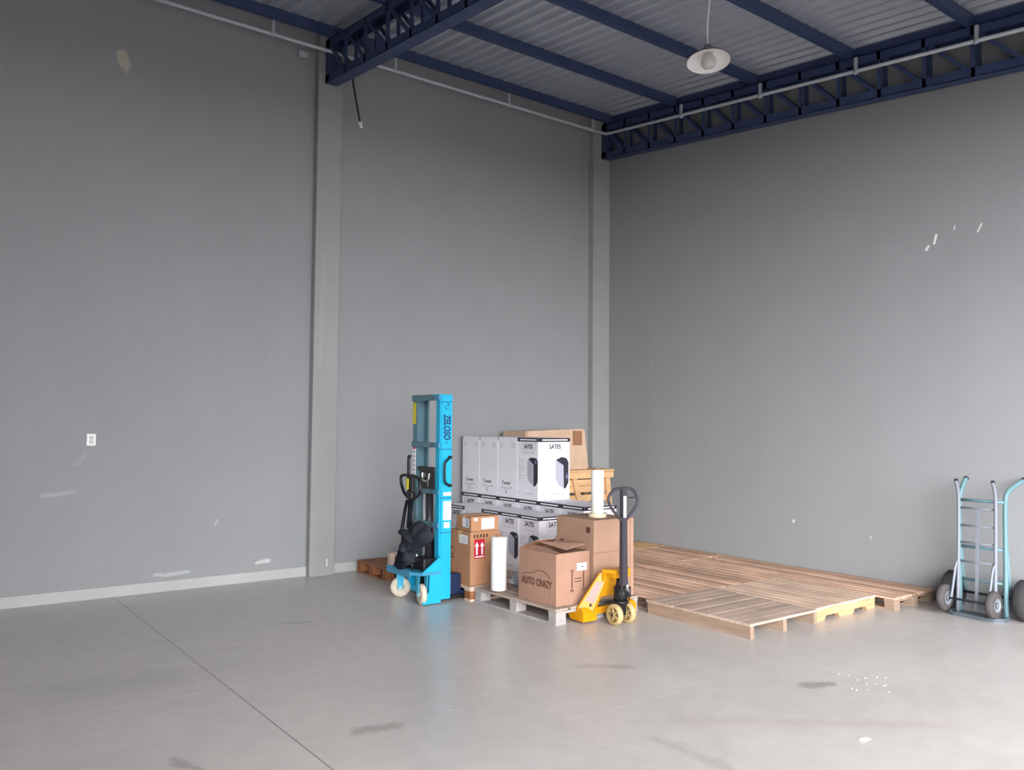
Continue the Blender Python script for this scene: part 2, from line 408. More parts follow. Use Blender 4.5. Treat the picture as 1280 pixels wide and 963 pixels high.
# gate wall with its big open gate (behind the photographer)
GX0, GX1, GZ = -2.3, 6.6, 4.1
mb = MB(); zt = roof(YG, 5.86)
mb.box((XL, YG - 0.2, 0), (GX0, YG, zt), WALLB); mb.box((GX1, YG - 0.2, 0), (XW, YG, zt), WALLB); mb.box((GX0, YG - 0.2, GZ), (GX1, YG, zt), WALLB)
struct(mb, 'wall_gate')
mb = MB(); YARD = surface('yard_concrete', (112, 110, 106), [], rough=0.85, spec=0.1)
mb.box((-40, YG - 40, -0.25), (45, YG - 0.2, -0.02), YARD); o = struct(mb, 'ground')

# plinth strip along the left wall
PLINTH = paint('plinth_paint', (176, 178, 176), 0.65, var=0.05, scale=3)
mb = MB(); mb.box((XL, YW - 0.012, 0), (3.55, YW, 0.1), PLINTH, 0.003); mb.box((3.83, YW - 0.008, 0), (7.44, YW, 0.1), PLINTH, 0.003)
struct(mb, 'baseboard_left')
# pilasters
PIL = surface('grey_pilaster_paint', (152, 154, 153), [((3.74, 0.1), (3.74, 0.17), 0.006, 0.006, (236, 232, 220), 0.8), ((3.62, 2.2), (3.64, 3.4), 0.01, 0.04, (172, 172, 168), 0.4)], rough=0.7, spec=0.2, plane='XZ', n_fine=(5, 0.03))
mb = MB(); mb.box((3.545, YW - 0.097, 0), (3.825, YW, 5.8), PIL, 0.004); struct(mb, 'trim_1')
mb = MB(); mb.box((7.52, YW - 0.097, 0), (XW, YW, 5.8), PIL, 0.004); struct(mb, 'trim_2')

# ceiling: trapezoidal sheets with ribs running down the slope
mb = MB(); pitch = 0.152; zs = 5.83
prof = []
x = XL - 0.2
while x < XW:
    prof += [(x, 0), (x + 0.04, 0), (x + 0.062, 0.05), (x + 0.13, 0.05)]; x += pitch
prof = [(min(a, XW + 0.1), b) for a, b in prof] + [(XW + 0.1, 0)]
ys = [YW + 0.05, 4.0, 0.5, YG - 0.2]
rows = [[mb.bm.verts.new((a, y, roof(y, zs) + b)) for a, b in prof] for y in ys]
fs = []
for A, B in zip(rows, rows[1:]):
    for i in range(len(prof) - 1): 
        if (A[i].co - A[i + 1].co).length > 1e-5: fs.append(mb.bm.faces.new((A[i], A[i + 1], B[i + 1], B[i])))
ROOFM = paint('roof_sheet', (206, 210, 220), 0.4, 0.6, var=0.06, scale=1.5)
mb._set(fs, ROOFM); o = struct(mb, 'ceiling')
sd = o.modifiers.new('t', 'SOLIDIFY'); sd.thickness = 0.004; sd.offset = 1

# ================================================================== ROOF STEEL
# purlins (C sections), parallel to the left wall
PUR_Y = [7.99, 6.84, 5.65, 4.50, 3.33, 2.17, 1.0, -0.15, -1.3]
WHICH = ['closest to the left wall', 'second out from the left wall', 'third out from the left wall, behind the hanging lamp', 'fourth out from the left wall, above the hanging lamp',
         'fifth out from the left wall, at the upper right corner', 'sixth out from the left wall', 'seventh out from the left wall', 'eighth out from the left wall', 'beside the gate wall']
for y, wh in zip(PUR_Y, WHICH):
    if y < 2.5: continue
    t = thing('roof_purlin', 'dark blue steel roof purlin, ' + wh, 'beam', (1.1, y, roof(y, 5.72)), 0, 'roof purlins')
    mb = MB(); h = 0.105; a, b = XL - 1.1, 7.69 - 1.1
    P2 = [(-0.03, 0), (0.03, 0), (0.03, 0.018), (0.025, 0.018), (0.025, 0.005), (-0.025, 0.005), (-0.025, h - 0.005), (0.03, h - 0.005), (0.03, h), (-0.03, h)]
    mb.prism([(a, q[0], q[1]) for q in P2], (b - a, 0, 0), PURL); mb.build('channel', t)
    mb = MB(); k = 0
    xx = a + 0.1
    while xx < b:
        mb.cyl((xx, -0.045, h - 0.012), (xx, -0.045, h + 0.002), 0.009, GALV, 8); xx += 0.304
    o = mb.build('roofing_screw', t); o['kind'] = 'stuff'

def truss(name, label, xc, wid, y_list, y0, y_end, hide_end=False):
    t = thing(name, label, 'truss', (xc, y0, 0), 0)
    zb = lambda y: 5.232 - SL * (8.05 - y); zt = lambda y: roof(y, 5.718)
    w = wid / 2
    def bar(mb, ya, za, yb, zb_, xo, sx, th):
        d = Vector((0, yb - ya, zb_ - za)); n = Vector((0, -d.z, d.y)).normalized() * th / 2
        A = Vector((xo - sx / 2, ya - y0, za)); B = Vector((xo - sx / 2, yb - y0, zb_))
        mb.prism([A - n, B - n, B + n, A + n], (sx, 0, 0), NAVY)
    # chords as U sections
    for nm, fz, up in (('bottom_chord', zb, 1), ('top_chord', zt, -1)):
        mb = MB()
        for (ox, sx, h0, h1) in ((0, wid, 0, 0.006), (-w + 0.003, 0.006, 0, 0.085), (w - 0.003, 0.006, 0, 0.085)):
            za, zb2 = fz(y0), fz(y_end)
            pts = [(ox - sx / 2, 0, za + up * h0), (ox - sx / 2, y_end - y0, zb2 + up * h0), (ox - sx / 2, y_end - y0, zb2 + up * h1), (ox - sx / 2, 0, za + up * h1)]
            mb.prism(pts, (sx, 0, 0), NAVY)
        mb.build(nm, t)
    mb = MB(); mb.box((-w, -0.1, zb(y0)), (w, 0, zt(y0)), NAVY, 0.004); mb.build('end_post', t)
    prev = y0 - 0.05
    for y in y_list:
        mb = MB()
        for sx in (-w + 0.012, w - 0.012): mb.box((sx - 0.012, y - y0 - 0.018, zb(y)), (sx + 0.012, y - y0 + 0.018, zt(y)), NAVY)
        mb.build('web_post', t)
        mb = MB()
        for sx in (-w + 0.012, w - 0.012): bar(mb, prev - 0.02, zt(prev) - 0.05, y + 0.02, zb(y) + 0.05, sx, 0.02, 0.035)
        mb.build('web_diagonal', t); prev = y
    return t
tm = truss('roof_truss', 'dark blue steel roof truss crossing above the pilaster at the left wall', 3.685, 0.14, [7.68 - 0.447 * i for i in range(15)], 8.15, 1.4)
tg = truss('roof_truss', 'long dark blue roof truss along the top of the right wall', 7.725, 0.13, [7.71 - 0.44 * i for i in range(15)], 8.15, 1.5)

mb = MB(); zq = lambda y: roof(y, 5.72)
mb.prism([(-0.02, 0, zq(8.15)), (-0.02, 1.5 - 8.15, zq(1.5)), (-0.02, 1.5 - 8.15, zq(1.5) + 0.105), (-0.02, 0, zq(8.15) + 0.105)], (0.01, 0, 0), NAVY); mb.build('closing_plate', tg)

# conduit round two walls
YC, XC = 8.04, 7.63
zc = lambda y: roof(y, 5.553)
t = thing('conduit_pipe', 'pale grey conduit pipe running along both walls under the roof', 'pipe', (2.0, YC, 0))
mb = MB(); mb.tube([(XL - 2.0, 0, 5.553), (XC - 2.05, 0, 5.553), (XC - 2.01, -0.01, 5.55), (XC - 2.0, -0.05, 5.545), (XC - 2.0, 1.2 - YC, zc(1.2))], 0.019, ZINC, 10); mb.build('pipe', t)
for xh in (-0.3, 1.45, 2.99, 4.40, 5.99, 7.40):
    mb = MB(); mb.box((xh - 2.014, -0.012, 5.56), (xh - 1.986, 0.012, 5.70), ZINC, 0.002); mb.cyl((xh - 2.02, 0, 5.553), (xh - 1.98, 0, 5.553), 0.024, ZINC, 10); mb.build('hanger', t)
for y in (6.7, 5.55, 4.41, 3.26, 2.1):
    mb = MB(); mb.box((XC - 2.012, y - YC - 0.016, zc(y)), (XC - 1.988, y - YC + 0.016, roof(y, 5.70)), ZINC, 0.002); mb.cyl((XC - 2.0, y - YC - 0.02, zc(y)), (XC - 2.0, y - YC + 0.02, zc(y)), 0.024, ZINC, 10); mb.build('hanger', t)
mb = MB(); mb.box((3.34, YW - 0.05, 5.49), (3.44, YW, 5.555), ZINC, 0.006)
mb.cyl((3.39, YW - 0.052, 5.52), (3.39, YW - 0.046, 5.52), 0.02, GALV, 12)
tag(mb.build('junction_box'), 'small pale junction box under the conduit beside the pilaster', 'junction box')
# loose cable
t = thing('hanging_cable', 'short black cable hanging from the truss with a white end', 'cable', (3.86, 7.98, 5.25))
mb = MB(); mb.tube(smooth_path([(-0.02, 0, 0.12), (0, 0, 0), (0.06, 0.03, -0.2), (0.12, 0.06, -0.39)]), 0.011, BLACK, 8); mb.build('cable', t)
mb = MB(); mb.cyl((0.118, 0.058, -0.375), (0.138, 0.065, -0.44), 0.02, WHITE, 12, 0.014); mb.cyl((0.138, 0.065, -0.44), (0.141, 0.066, -0.45), 0.008, CHROME, 8); mb.build('connector', t)

# pendant lamp
t = thing('pendant_lamp', 'white industrial pendant lamp with a wide shade hanging from the roof', 'lamp', (5.46, 4.49, 4.70))
zp = roof(4.49, 5.72) - 4.70
SHADE = paint('lamp_enamel', (238, 236, 238), 0.35, var=0.03)
SHADT = paint('lamp_enamel_top', (120, 116, 118), 0.5, var=0.1)
GLASS = paint('lamp_glass', (196, 194, 190), 0.25)
Mt = Matrix.Rotation(R(-9), 4, Vector((0.84, -0.54, 0)).normalized()) 
mb = MB(); mb.lathe([(0.045, 0.085), (0.07, 0.08), (0.13, 0.055), (0.185, 0.008), (0.188, 0), (0.182, 0)], SHADT, 40, Mt); mb.lathe([(0.182, 0), (0.178, 0.008), (0.125, 0.046), (0.065, 0.07), (0, 0.074)], SHADE, 40, Mt); mb.build('shade', t)
mb = MB(); mb.lathe([(0, 0.15), (0.03, 0.148), (0.036, 0.13), (0.04, 0.09), (0.05, 0.078), (0.045, 0.07)], SHADT, 24, Mt); mb.build('socket_cap', t)
mb = MB(); mb.lathe([(0.03, 0.07), (0.045, 0.045), (0.062, 0.01), (0.064, -0.02), (0.05, -0.045), (0.025, -0.056), (0, -0.058)], GLASS, 24, Mt); mb.build('bulb', t)
mb = MB(); mb.tube(smooth_path([Mt @ Vector((0, 0, 0.148)), (-0.004, 0.01, 0.32), (0.012, 0.0, 0.5), (0.03, 0, zp + 0.005)]), 0.008, LABEL, 8); mb.build('cord', t)

# socket on the left wall
t = thing('wall_socket', 'white wall socket plate low on the left wall', 'socket', (1.474, YW, 1.433))
mb = MB(); mb.box((-0.038, -0.01, -0.054), (0.038, 0, 0.054), WHITE, 0.006); mb.build('plate', t)
OFFW = paint('socket_grey', (196, 198, 196), 0.5)
for z in (0.017, -0.02):
    mb = MB(); mb.box((-0.017, -0.0135, z - 0.015), (0.017, -0.008, z + 0.015), OFFW, 0.003)
    for dx in (-0.008, 0.008): mb.cyl((dx, -0.0136, z), (dx, -0.0142, z), 0.0022, BLACK, 8)
    mb.build('outlet', t)

# ================================================================== PALLETS
def jit(a): return random.uniform(-a, a)
def pallet_block(label, loc, LX, LY, h, boards, deck, blk, low, rz=0.0, group=None, rows=(0, 0.5, 1), gap=0.02, bottom='Y', nb=3, top_t=0.02, name='wooden_pallet', miss=(), bw=0.1):
    """deck boards along Y on cross boards along X, on nine blocks"""
    t = thing(name, label, 'pallet', loc, rz, group)
    mb = MB(); w = (LX - gap * (boards - 1)) / boards
    for i in range(boards):
        if i in miss: continue
        x0 = i * (w + gap); g = jit(0.004)
        mb.box((x0 + g, jit(0.003), h - top_t + jit(0.0008)), (x0 + w + g, LY + jit(0.003), h - random.uniform(0, 0.0025)), deck, 0.002)
    mb.build('deck', t)
    cw = 0.1; yb = [r * (LY - cw) for r in rows]; xb = [0, (LX - bw) / 2, LX - bw]
    for y in yb:
        mb = MB(); mb.box((0.003, y, h - top_t * 2), (LX - 0.003, y + cw, h - top_t - 0.002), low, 0.002); mb.build('cross_board', t)
    z0 = 0.018
    for y in yb:
        for x_ in xb:
            mb = MB(); mb.box((x_ + 0.004, y + 0.003, z0), (x_ + bw - 0.004, y + cw - 0.003, h - top_t * 2), blk, 0.003); mb.build('block', t)
    if bottom == 'Y':
        for x_ in xb:
            mb = MB(); mb.box((x_, 0.003, 0), (x_ + bw, LY - 0.003, z0), low, 0.002); mb.build('bottom_board', t)
    else:
        for y in yb:
            mb = MB(); mb.box((0.004, y, 0), (LX - 0.004, y + cw, z0), low, 0.002); mb.build('bottom_board', t)
    return t
def pallet_stringer(label, loc, LX, LY, h, boards, along, deck, strm, rz=0.0, group=None, gap=0.012, notch=False, sw=0.045, name='wooden_pallet', bottom=False, tt=0.02, bev=0.002):
    """stringers along `along`, boards across"""
    t = thing(name, label, 'pallet', loc, rz, group)
    A, B = (LY, LX) if along == 'Y' else (LX, LY)     # A: stringer length, B: board length
    P = (lambda a, b, z: (b, a, z)) if along == 'Y' else (lambda a, b, z: (a, b, z))
    mb = MB(); w = (A - gap * (boards - 1)) / boards
    for i in range(boards):
        a0 = i * (w + gap) + jit(0.004); b0 = jit(0.007)
        lo, hi = P(a0, b0, h - tt + jit(0.0008)), P(a0 + w, B + jit(0.007), h - random.uniform(0, 0.002))
        mb.box(lo, hi, deck, bev)
    mb.build('deck', t)
    zb = 0.016 if bottom else 0.0
    for b in (0.004, (B - sw) / 2, B - sw - 0.004):
        mb = MB()
        if notch:
            pr = [(0.004, zb), (A * 0.14, zb), (A * 0.17, zb + 0.035), (A * 0.36, zb + 0.035), (A * 0.39, zb), (A * 0.61, zb), (A * 0.64, zb + 0.035), (A * 0.83, zb + 0.035), (A * 0.86, zb), (A - 0.004, zb), (A - 0.004, h - tt - 0.001), (0.004, h - tt - 0.001)]
        else: pr = [(0.004, zb), (A - 0.004, zb), (A - 0.004, h - tt - 0.001), (0.004, h - tt - 0.001)]
        mb.prism([P(a, b, z) for a, z in pr], Vector(P(0, sw, 0)), strm); mb.build('stringer', t)
    if bottom:
        for a0 in (0.02, A / 2 - 0.05, A - 0.12):
            mb = MB(); lo, hi = P(a0, 0, 0), P(a0 + 0.1, B, zb); mb.box(lo, hi, strm, 0.002); mb.build('bottom_board', t)
    return t
G = 'pallets laid out on the floor by the right wall'
pallet_stringer('grey wooden pallet with cross boards, nearest corner of the pallets on the floor', (5.235, 3.925, 0), 0.88, 1.06, 0.115, 11, 'Y', WBX, WST, group=G, gap=0.004, bev=0)
pallet_stringer('pale wooden pallet with notched side beam, between the grey corner pallet and the wall pallets', (6.135, 3.955, 0), 0.92, 1.03, 0.115, 9, 'X', WL, WLX, group=G, notch=True)
pallet_block('brown wooden pallet by the right wall with its end beside the hand trucks', (7.075, 3.79, 0), 0.73, 1.2, 0.115, 7, WB, WST, WST, group=G)
pallet_block('narrow brown slatted pallet right of the tall brown carton', (5.33, 4.995, 0), 0.56, 0.99, 0.115, 6, WB, WST, WST, group=G, gap=0.04)
pallet_block('brown slatted pallet in the middle of the pallets on the floor', (5.955, 4.995, 0), 1.06, 1.05, 0.115, 9, WB, WST, WST, group=G, gap=0.04)
pallet_block('brown slatted pallet along the right wall, second from the hand trucks', (7.075, 4.998, 0), 0.73, 1.195, 0.112, 7, WB, WST, WST, group=G, gap=0.026)
pallet_block('brown slatted pallet lying just in front of the light pallet under the crate', (5.96, 6.052, 0), 1.07, 1.04, 0.115, 9, WB, WST, WST, group=G, gap=0.04)
pallet_block('brown slatted pallet along the right wall, third from the hand trucks', (7.07, 6.2, 0), 0.73, 0.89, 0.115, 7, WB, WST, WST, group=G, gap=0.028)
pallet_stringer('light yellowish pallet in the far corner beside the right wall', (6.55, 7.1, 0), 1.24, 0.44, 0.118, 4, 'Y', WLX, WLX, group=G)
pallet_block('whitish grey pallet under the open carton and the yellow pallet jack', (4.305, 5.09, 0), 0.94, 1.12, 0.13, 6, WPG, WP, WP, rz=R(0.8), top_t=0.021, gap=0.03, bw=0.115)
pallet_block('pale pallet under the brown cartons, behind the blue stacker', (4.25, 6.225, 0), 1.18, 1.2, 0.13, 6, WL, WDB, WL, rows=(0, 0.56, 1), bottom='X', gap=0.03, top_t=0.02)
pallet_block('dark brown pallet on the floor against the left wall behind the stacker', (4.09, 7.5, 0), 1.3, 0.66, 0.13, 8, WD, WDB, WD, gap=0.025, rows=(0, 0.52, 1))
pallet_block('long pallet carrying the tall stack of white cartons', (5.45, 6.02, 0), 0.46, 2.16, 0.15, 4, WL, WST, WST, gap=0.02)

# ================================================================== WHITE CARTONS
BW, BD, BH = 0.438, 0.356, 0.657
def face_x(o, w, h): return lambda u, v: (-0.0012, o + (1 - u) * w, v * h)      # -X side: u runs left to right as seen
def pc_print(t, P, pts_grey, pts_dark, hi):
    mb = MB(); mb.poly([P(*p) for p in pts_grey], PCG); mb.poly([P(*p) for p in pts_dark], PCD); mb.poly([P(*p, 1) for p in hi], PCH); mb.build('picture', t)
def white_carton(label, loc, picture, w=BW, d=BD, h=BH, group=None):
    t = thing('white_carton', label, 'carton', loc, 0, group)
    mb = MB(); mb.box((0.001, 0.001, 0), (w - 0.001, d - 0.001, h - 0.001), WBOX, 0.004)
    # top band wraps the picture sides
    e = 0.0013
    PX = lambda u, v, k=0: (-e - k * 0.0006, (1 - u) * d, v * h)
    PY = lambda u, v, k=0: (u * w, -e - k * 0.0006, v * h)
    mb.build('box', t)
    def rect(P, u0, v0, u1, v1, m, k=0): mb.poly([P(u0, v0, k), P(u1, v0, k), P(u1, v1, k), P(u0, v1, k)], m)
    def title(P, ux, uy, n, cu_, cv, sz, wide):
        rect(P, cu_ - wide, cv - 0.055, cu_ + wide, cv - 0.051, GREYP); rect(P, cu_ - wide, cv + 0.051, cu_ + wide, cv + 0.055, GREYP)
        rect(P, cu_ - wide, cv - 0.055, cu_ - wide + 0.01, cv + 0.055, GREYP); rect(P, cu_ + wide - 0.01, cv - 0.055, cu_ + wide, cv + 0.055, GREYP)
        mb.text('SATES', sz, frame(P(cu_, cv, 1), ux, uy, n), PRINT, squeeze=0.9, weight=0.0015)
        for q in (0.085, 0.105): rect(P, cu_ - wide * 0.9, cv - q - 0.004, cu_ + wide * 0.9, cv - q, GREYP)
    for P, ux, n in ((PX, (0, -1, 0), (-1, 0, 0)), (PY, (1, 0, 0), (0, -1, 0))):
        mb = MB()
        if P is PX and not picture:
            mb.text('Tower', 0.062, frame(P(0.45, 0.235, 1), ux, (0, 0, 1), n), PRINT, squeeze=0.95)
            for u_ in (0.22, 0.36, 0.52, 0.66): rect(P, u_, 0.135 - abs(u_ - 0.44) * -0.06, u_ + 0.06, 0.16 + abs(u_ - 0.44) * 0.06, GREYP)
            rect(P, 0.42, 0.06, 0.46, 0.13, GREYP); rect(P, 0.0, 0.95, 0.03, 1.0, PRINT)
            for v_ in (0.83, 0.86, 0.89): rect(P, 0.7, v_, 0.9, v_ + 0.006, GREYP); rect(P, 0.1, v_, 0.28, v_ + 0.006, GREYP)
            mb.build('lettering', t); continue
        rect(P, 0, 0.935, 1, 0.998, PRINT); rect(P, 0.12, 0.957, 0.92, 0.975, WHITE, 1)
        wide = 0.34 if P is PX else 0.27
        title(P, ux, (0, 0, 1), n, 0.53 if P is PX else 0.52, 0.855, 0.062 if P is PX else 0.066, wide)
        if P is PX:
            pc_print(t, P, [(0.49, 0.635), (0.78, 0.57), (0.78, 0.24), (0.57, 0.29), (0.49, 0.37)],
                     [(0.52, 0.65), (0.68, 0.685), (0.92, 0.672), (0.985, 0.62), (0.985, 0.3), (0.88, 0.23), (0.785, 0.222), (0.785, 0.57)],
                     [(0.82, 0.62), (0.9, 0.64), (0.95, 0.6), (0.88, 0.575)])
            for k in range(9): rect(P, 0.05, 0.3 + k * 0.042, 0.22 + 0.08 * ((k * 7) % 3), 0.305 + k * 0.042, GREYP)
        else:
            pc_print(t, P, [(0.54, 0.64), (0.785, 0.56), (0.785, 0.18), (0.63, 0.24), (0.54, 0.34)],
                     [(0.54, 0.645), (0.73, 0.69), (0.89, 0.67), (0.955, 0.6), (0.955, 0.27), (0.875, 0.185), (0.8, 0.172), (0.79, 0.555)],
                     [(0.86, 0.36), (0.9, 0.44), (0.93, 0.36), (0.9, 0.32)])
        for u_ in (0.1, 0.42, 0.52, 0.62, 0.72): rect(P, u_, 0.09, u_ + 0.05, 0.105, GREYP)
        mb.build('lettering', t)
    return t
XB = 5.442
ylow = [6.018 + BD * 1.005 * i for i in range(6)]
gB = 'white cartons in the lower layer of the tall stack'
gC = 'white cartons in the top layer of the stack'
nb = ['nearest the right wall side', 'second from its right end', 'third from its right end', 'third from its left end', 'second from its left end', 'against the left wall']
for i, y in enumerate(ylow):
    white_carton('white carton in the lower layer of the tall stack, ' + nb[i], (XB, y, 0.15), True, group=gB)
nc = ['white carton with computer case pictures on two sides, end of the top layer', 'white carton with small print next to the pictured carton of the top layer',
      'white carton with small print in the middle of the top layer', 'white carton with small print at the left end of the top layer']
for i in range(4):
    white_carton(nc[i], (XB, ylow[i + 2], 0.15 + BH), i == 0, group=gC)
# lower row standing in front of the tall stack
na = ['white carton with computer case picture standing beside the tall brown carton, front row end', 'white carton with computer case picture behind the lower film roll, front row',
      'white carton of the front row behind the small brown carton', 'plain sided white carton of the front row, behind the brown cartons', 'white carton of the front row nearest the left wall, beside the stacker mast']
for i in range(5):
    white_carton(na[i], (5.06, 6.238 + 0.326 * i, 0.13), i != 3, w=0.372, d=0.323, h=0.578, group='white cartons in the front row')

# ================================================================== BROWN CARTONS
def carton(name, label, loc, w, d, h, mat, rz=0, tape=True, edge=0.006):
    t = thing(name, label, 'carton', loc, rz)
    mb = MB(); mb.box((0, 0, 0), (w, d, h), mat, edge); mb.build('box', t)
    if tape:
        mb = MB(); mb.box((-0.0014, d / 2 - 0.028, h - 0.09), (w + 0.0014, d / 2 + 0.028, h + 0.0012), TAPE); mb.build('tape', t)
    return t
# tall one with the red label
w_, d_, h_ = 0.335, 0.36, 0.483
t = carton('brown_carton', 'brown carton with a red handling label on the pallet beside the stacker', (4.285, 6.275, 0.13), w_, d_, h_, CARD)
mb = MB(); mb.poly([(-0.0016, 0.045, 0.37), (-0.0016, 0.185, 0.37), (-0.0016, 0.185, 0.45), (-0.0016, 0.045, 0.45)][::-1], LABEL)
for k in range(4): mb.box((-0.0022, 0.06, 0.385 + k * 0.014), (-0.0018, 0.165 - 0.02 * (k % 2), 0.389 + k * 0.014), GREYP)
o = mb.build('address_label', t); o['label'] = 'pale address label'
mb = MB(); mb.box((0.04, -0.002, 0.24), (0.155, -0.0008, 0.415), RED)
for x_ in (0.068, 0.127):
    mb.box((x_ - 0.009, -0.003, 0.275), (x_ + 0.009, -0.002, 0.35), WHITE)
    mb.prism([(x_ - 0.024, -0.003, 0.35), (x_ + 0.024, -0.003, 0.35), (x_, -0.003, 0.392)], (0, 0.001, 0), WHITE)
mb.box((0.05, -0.003, 0.25), (0.145, -0.002, 0.262), WHITE)
o = mb.build('handling_label', t); o['label'] = 'red label with white up arrows'
mb = MB()
for k, x_ in enumerate((0.03, 0.065, 0.1, 0.135, 0.17)): mb.box((x_, -0.002, 0.43 - 0.004 * (k % 2)), (x_ + 0.02, -0.001, 0.462), INK)
for k, z_ in enumerate((0.22, 0.25, 0.31)): mb.box((-0.002, 0.28, z_), (-0.001, 0.32, z_ + 0.012), INK)
mb.build('lettering', t)
# small one on top
t = carton('brown_carton', 'small flat brown carton lying on top of the carton with red label', (4.296, 6.285, 0.6146), 0.3, 0.27, 0.138, CARD, rz=R(-3))
mb = MB(); mb.box((-0.002, 0.04, 0.035), (-0.001, 0.155, 0.118), LABEL); mb.box((-0.003, 0.05, 0.06), (-0.002, 0.085, 0.112), PCG); mb.box((-0.003, 0.055, 0.045), (-0.002, 0.075, 0.06), PRINT); o = mb.build('shipping_label', t); o['label'] = 'white printed shipping label'
mb = MB(); mb.box((0.11, -0.002, 0.02), (0.25, -0.001, 0.12), LABEL)
for k in range(4): mb.box((0.125, -0.003, 0.035 + k * 0.02), (0.235 - 0.02 * (k % 2), -0.002, 0.039 + k * 0.02), GREYP)
o = mb.build('address_label', t); o['label'] = 'white address label'
mb = MB(); mb.box((0.03, -0.002, 0.1), (0.065, -0.001, 0.125), LABEL); mb.build('sticker', t)

# tall carton on the whitish pallet
t = carton('brown_carton', 'tall brown carton standing behind the yellow pallet jack', (4.758, 5.135, 0.1305), 0.46, 0.49, 0.672, CARDT, tape=False, edge=0.008)
mb = MB(); mb.box((-0.001, -0.0015, 0.395), (0.461, -0.0005, 0.402), CARDI); mb.box((0.30, -0.0018, 0.01), (0.306, -0.0005, 0.668), CARDI)
mb.box((0.42, -0.0022, 0.0), (0.426, -0.0005, 0.67), CARDI); mb.box((0.426, -0.003, 0.005), (0.461, -0.0005, 0.668), CARDT); mb.build('seam', t)
mb = MB(); mb.box((-0.002, 0.05, 0.56), (-0.0008, 0.1, 0.61), INK); mb.box((-0.002, 0.39, 0.46), (-0.0008, 0.44, 0.475), INK); mb.build('lettering', t)
# open carton
cw_, cd_, ch_ = 0.375, 0.475, 0.42
t = thing('open_carton', 'open brown carton with a car outline printed on it, front of the whitish pallet', 'carton', (4.36, 5.155, 0.1305), R(2))
mb = MB(); th = 0.006
bul = 0.012
def wallp(a, b, n):
    # a slightly bulging side wall with thickness
    a, b, n = Vector(a), Vector(b), Vector(n); K = 8
    A = []
    for k in range(K + 1):
        s_ = k / K; A.append([a.lerp(b, s_) + n * bul * math.sin(PI * s_) * q + Vector((0, 0, z_)) for z_, q in ((0, 0.2), (ch_ * 0.5, 1.0), (ch_, 0.25))])
    vo = [[mb.bm.verts.new(p) for p in r_] for r_ in A]; vi = [[mb.bm.verts.new(p - n * th) for p in r_] for r_ in A]
    fs_ = []
    for k in range(K):
        for z_ in range(2):
            fs_.append(mb.bm.faces.new((vo[k][z_], vo[k + 1][z_], vo[k + 1][z_ + 1], vo[k][z_ + 1])))
            fs_.append(mb.bm.faces.new((vi[k][z_], vi[k][z_ + 1], vi[k + 1][z_ + 1], vi[k + 1][z_])))
        fs_.append(mb.bm.faces.new((vo[k][2], vo[k + 1][2], vi[k + 1][2], vi[k][2])))
    mb._set(fs_, CARDP); bmesh.ops.recalc_face_normals(mb.bm, faces=fs_)
wallp((0, cd_, 0), (0, 0, 0), (-1, 0, 0)); wallp((0, 0, 0), (cw_, 0, 0), (0, -1, 0)); wallp((cw_, 0, 0), (cw_, cd_, 0), (1, 0, 0)); wallp((cw_, cd_, 0), (0, cd_, 0), (0, 1, 0))
mb.box((0.004, 0.004, 0.002), (cw_ - 0.004, cd_ - 0.004, 0.008), CARDI)
mb.build('box', t)
def flap(pts, m=CARDP):
    mb = MB(); a = Vector(pts[1]) - Vector(pts[0]); b = Vector(pts[-1]) - Vector(pts[0]); n = a.cross(b).normalized() * 0.005
    mb.prism(pts, n, m); return mb.build('flap', t)
flap([(0, 0.005, ch_), (0, cd_ - 0.005, ch_), (0.1, cd_ + 0.0, ch_ + 0.03), (0.14, cd_ * 0.55, ch_ + 0.012), (0.1, 0.02, ch_ - 0.012)])
flap([(cw_, cd_ - 0.01, ch_), (cw_, 0.02, ch_ + 0.0), (cw_ - 0.06, -0.005, ch_ + 0.065), (0.17, 0.07, ch_ + 0.02), (0.14, cd_ - 0.08, ch_ + 0.055)])
flap([(cw_ - 0.01, cd_, ch_), (0.02, cd_, ch_), (0.05, cd_ - 0.16, ch_ + 0.07), (cw_ - 0.08, cd_ - 0.17, ch_ + 0.075)])
flap([(0.03, 0, ch_ - 0.002), (cw_ - 0.03, 0, ch_ - 0.002), (cw_ - 0.06, 0.1, ch_ - 0.05), (0.08, 0.1, ch_ - 0.045)], CARDT)
mb = MB()
def on_left(y_, z_): return (-bul * math.sin(PI * y_ / cd_) * 1.0 - 0.0035, y_, z_)
mb.text('AUTO CRAZY', 0.082, frame(on_left(0.225, 0.165), (0, -1, 0), (0, 0, 1), (-1, 0, 0)), INK, squeeze=0.74, weight=0.0012)
car = [(0.40, 0.215), (0.36, 0.232), (0.31, 0.233), (0.26, 0.24), (0.21, 0.268), (0.16, 0.272), (0.11, 0.258), (0.06, 0.215)]
mb.tube(smooth_path([on_left(*q) for q in car]), 0.0035, INK, 6, flat=0.5)
def on_front(x_, z_): return (x_, -bul * math.sin(PI * x_ / cw_) - 0.0035, z_)
for x_ in (0.165, 0.30):
    mb.box(on_front(x_ - 0.0045, 0.135), Vector(on_front(x_ + 0.0045, 0.255)) + Vector((0, 0.003, 0)), INK)
    for z_, s_ in ((0.125, -1), (0.262, 1)):
        for dx in (-1, 1): mb.prism([on_front(x_ + dx * 0.004, z_ - s_ * 0.004), on_front(x_ + dx * 0.013, z_ + s_ * 0.008), on_front(x_ + dx * 0.013, z_ + s_ * 0.026), on_front(x_ + dx * 0.006, z_ + s_ * 0.014)], (0, 0.002, 0), INK)
for z_ in (0.18, 0.205): mb.box(on_front(0.195, z_), Vector(on_front(0.275, z_ + 0.006)) + Vector((0, 0.003, 0)), INK)
mb.build('lettering', t)
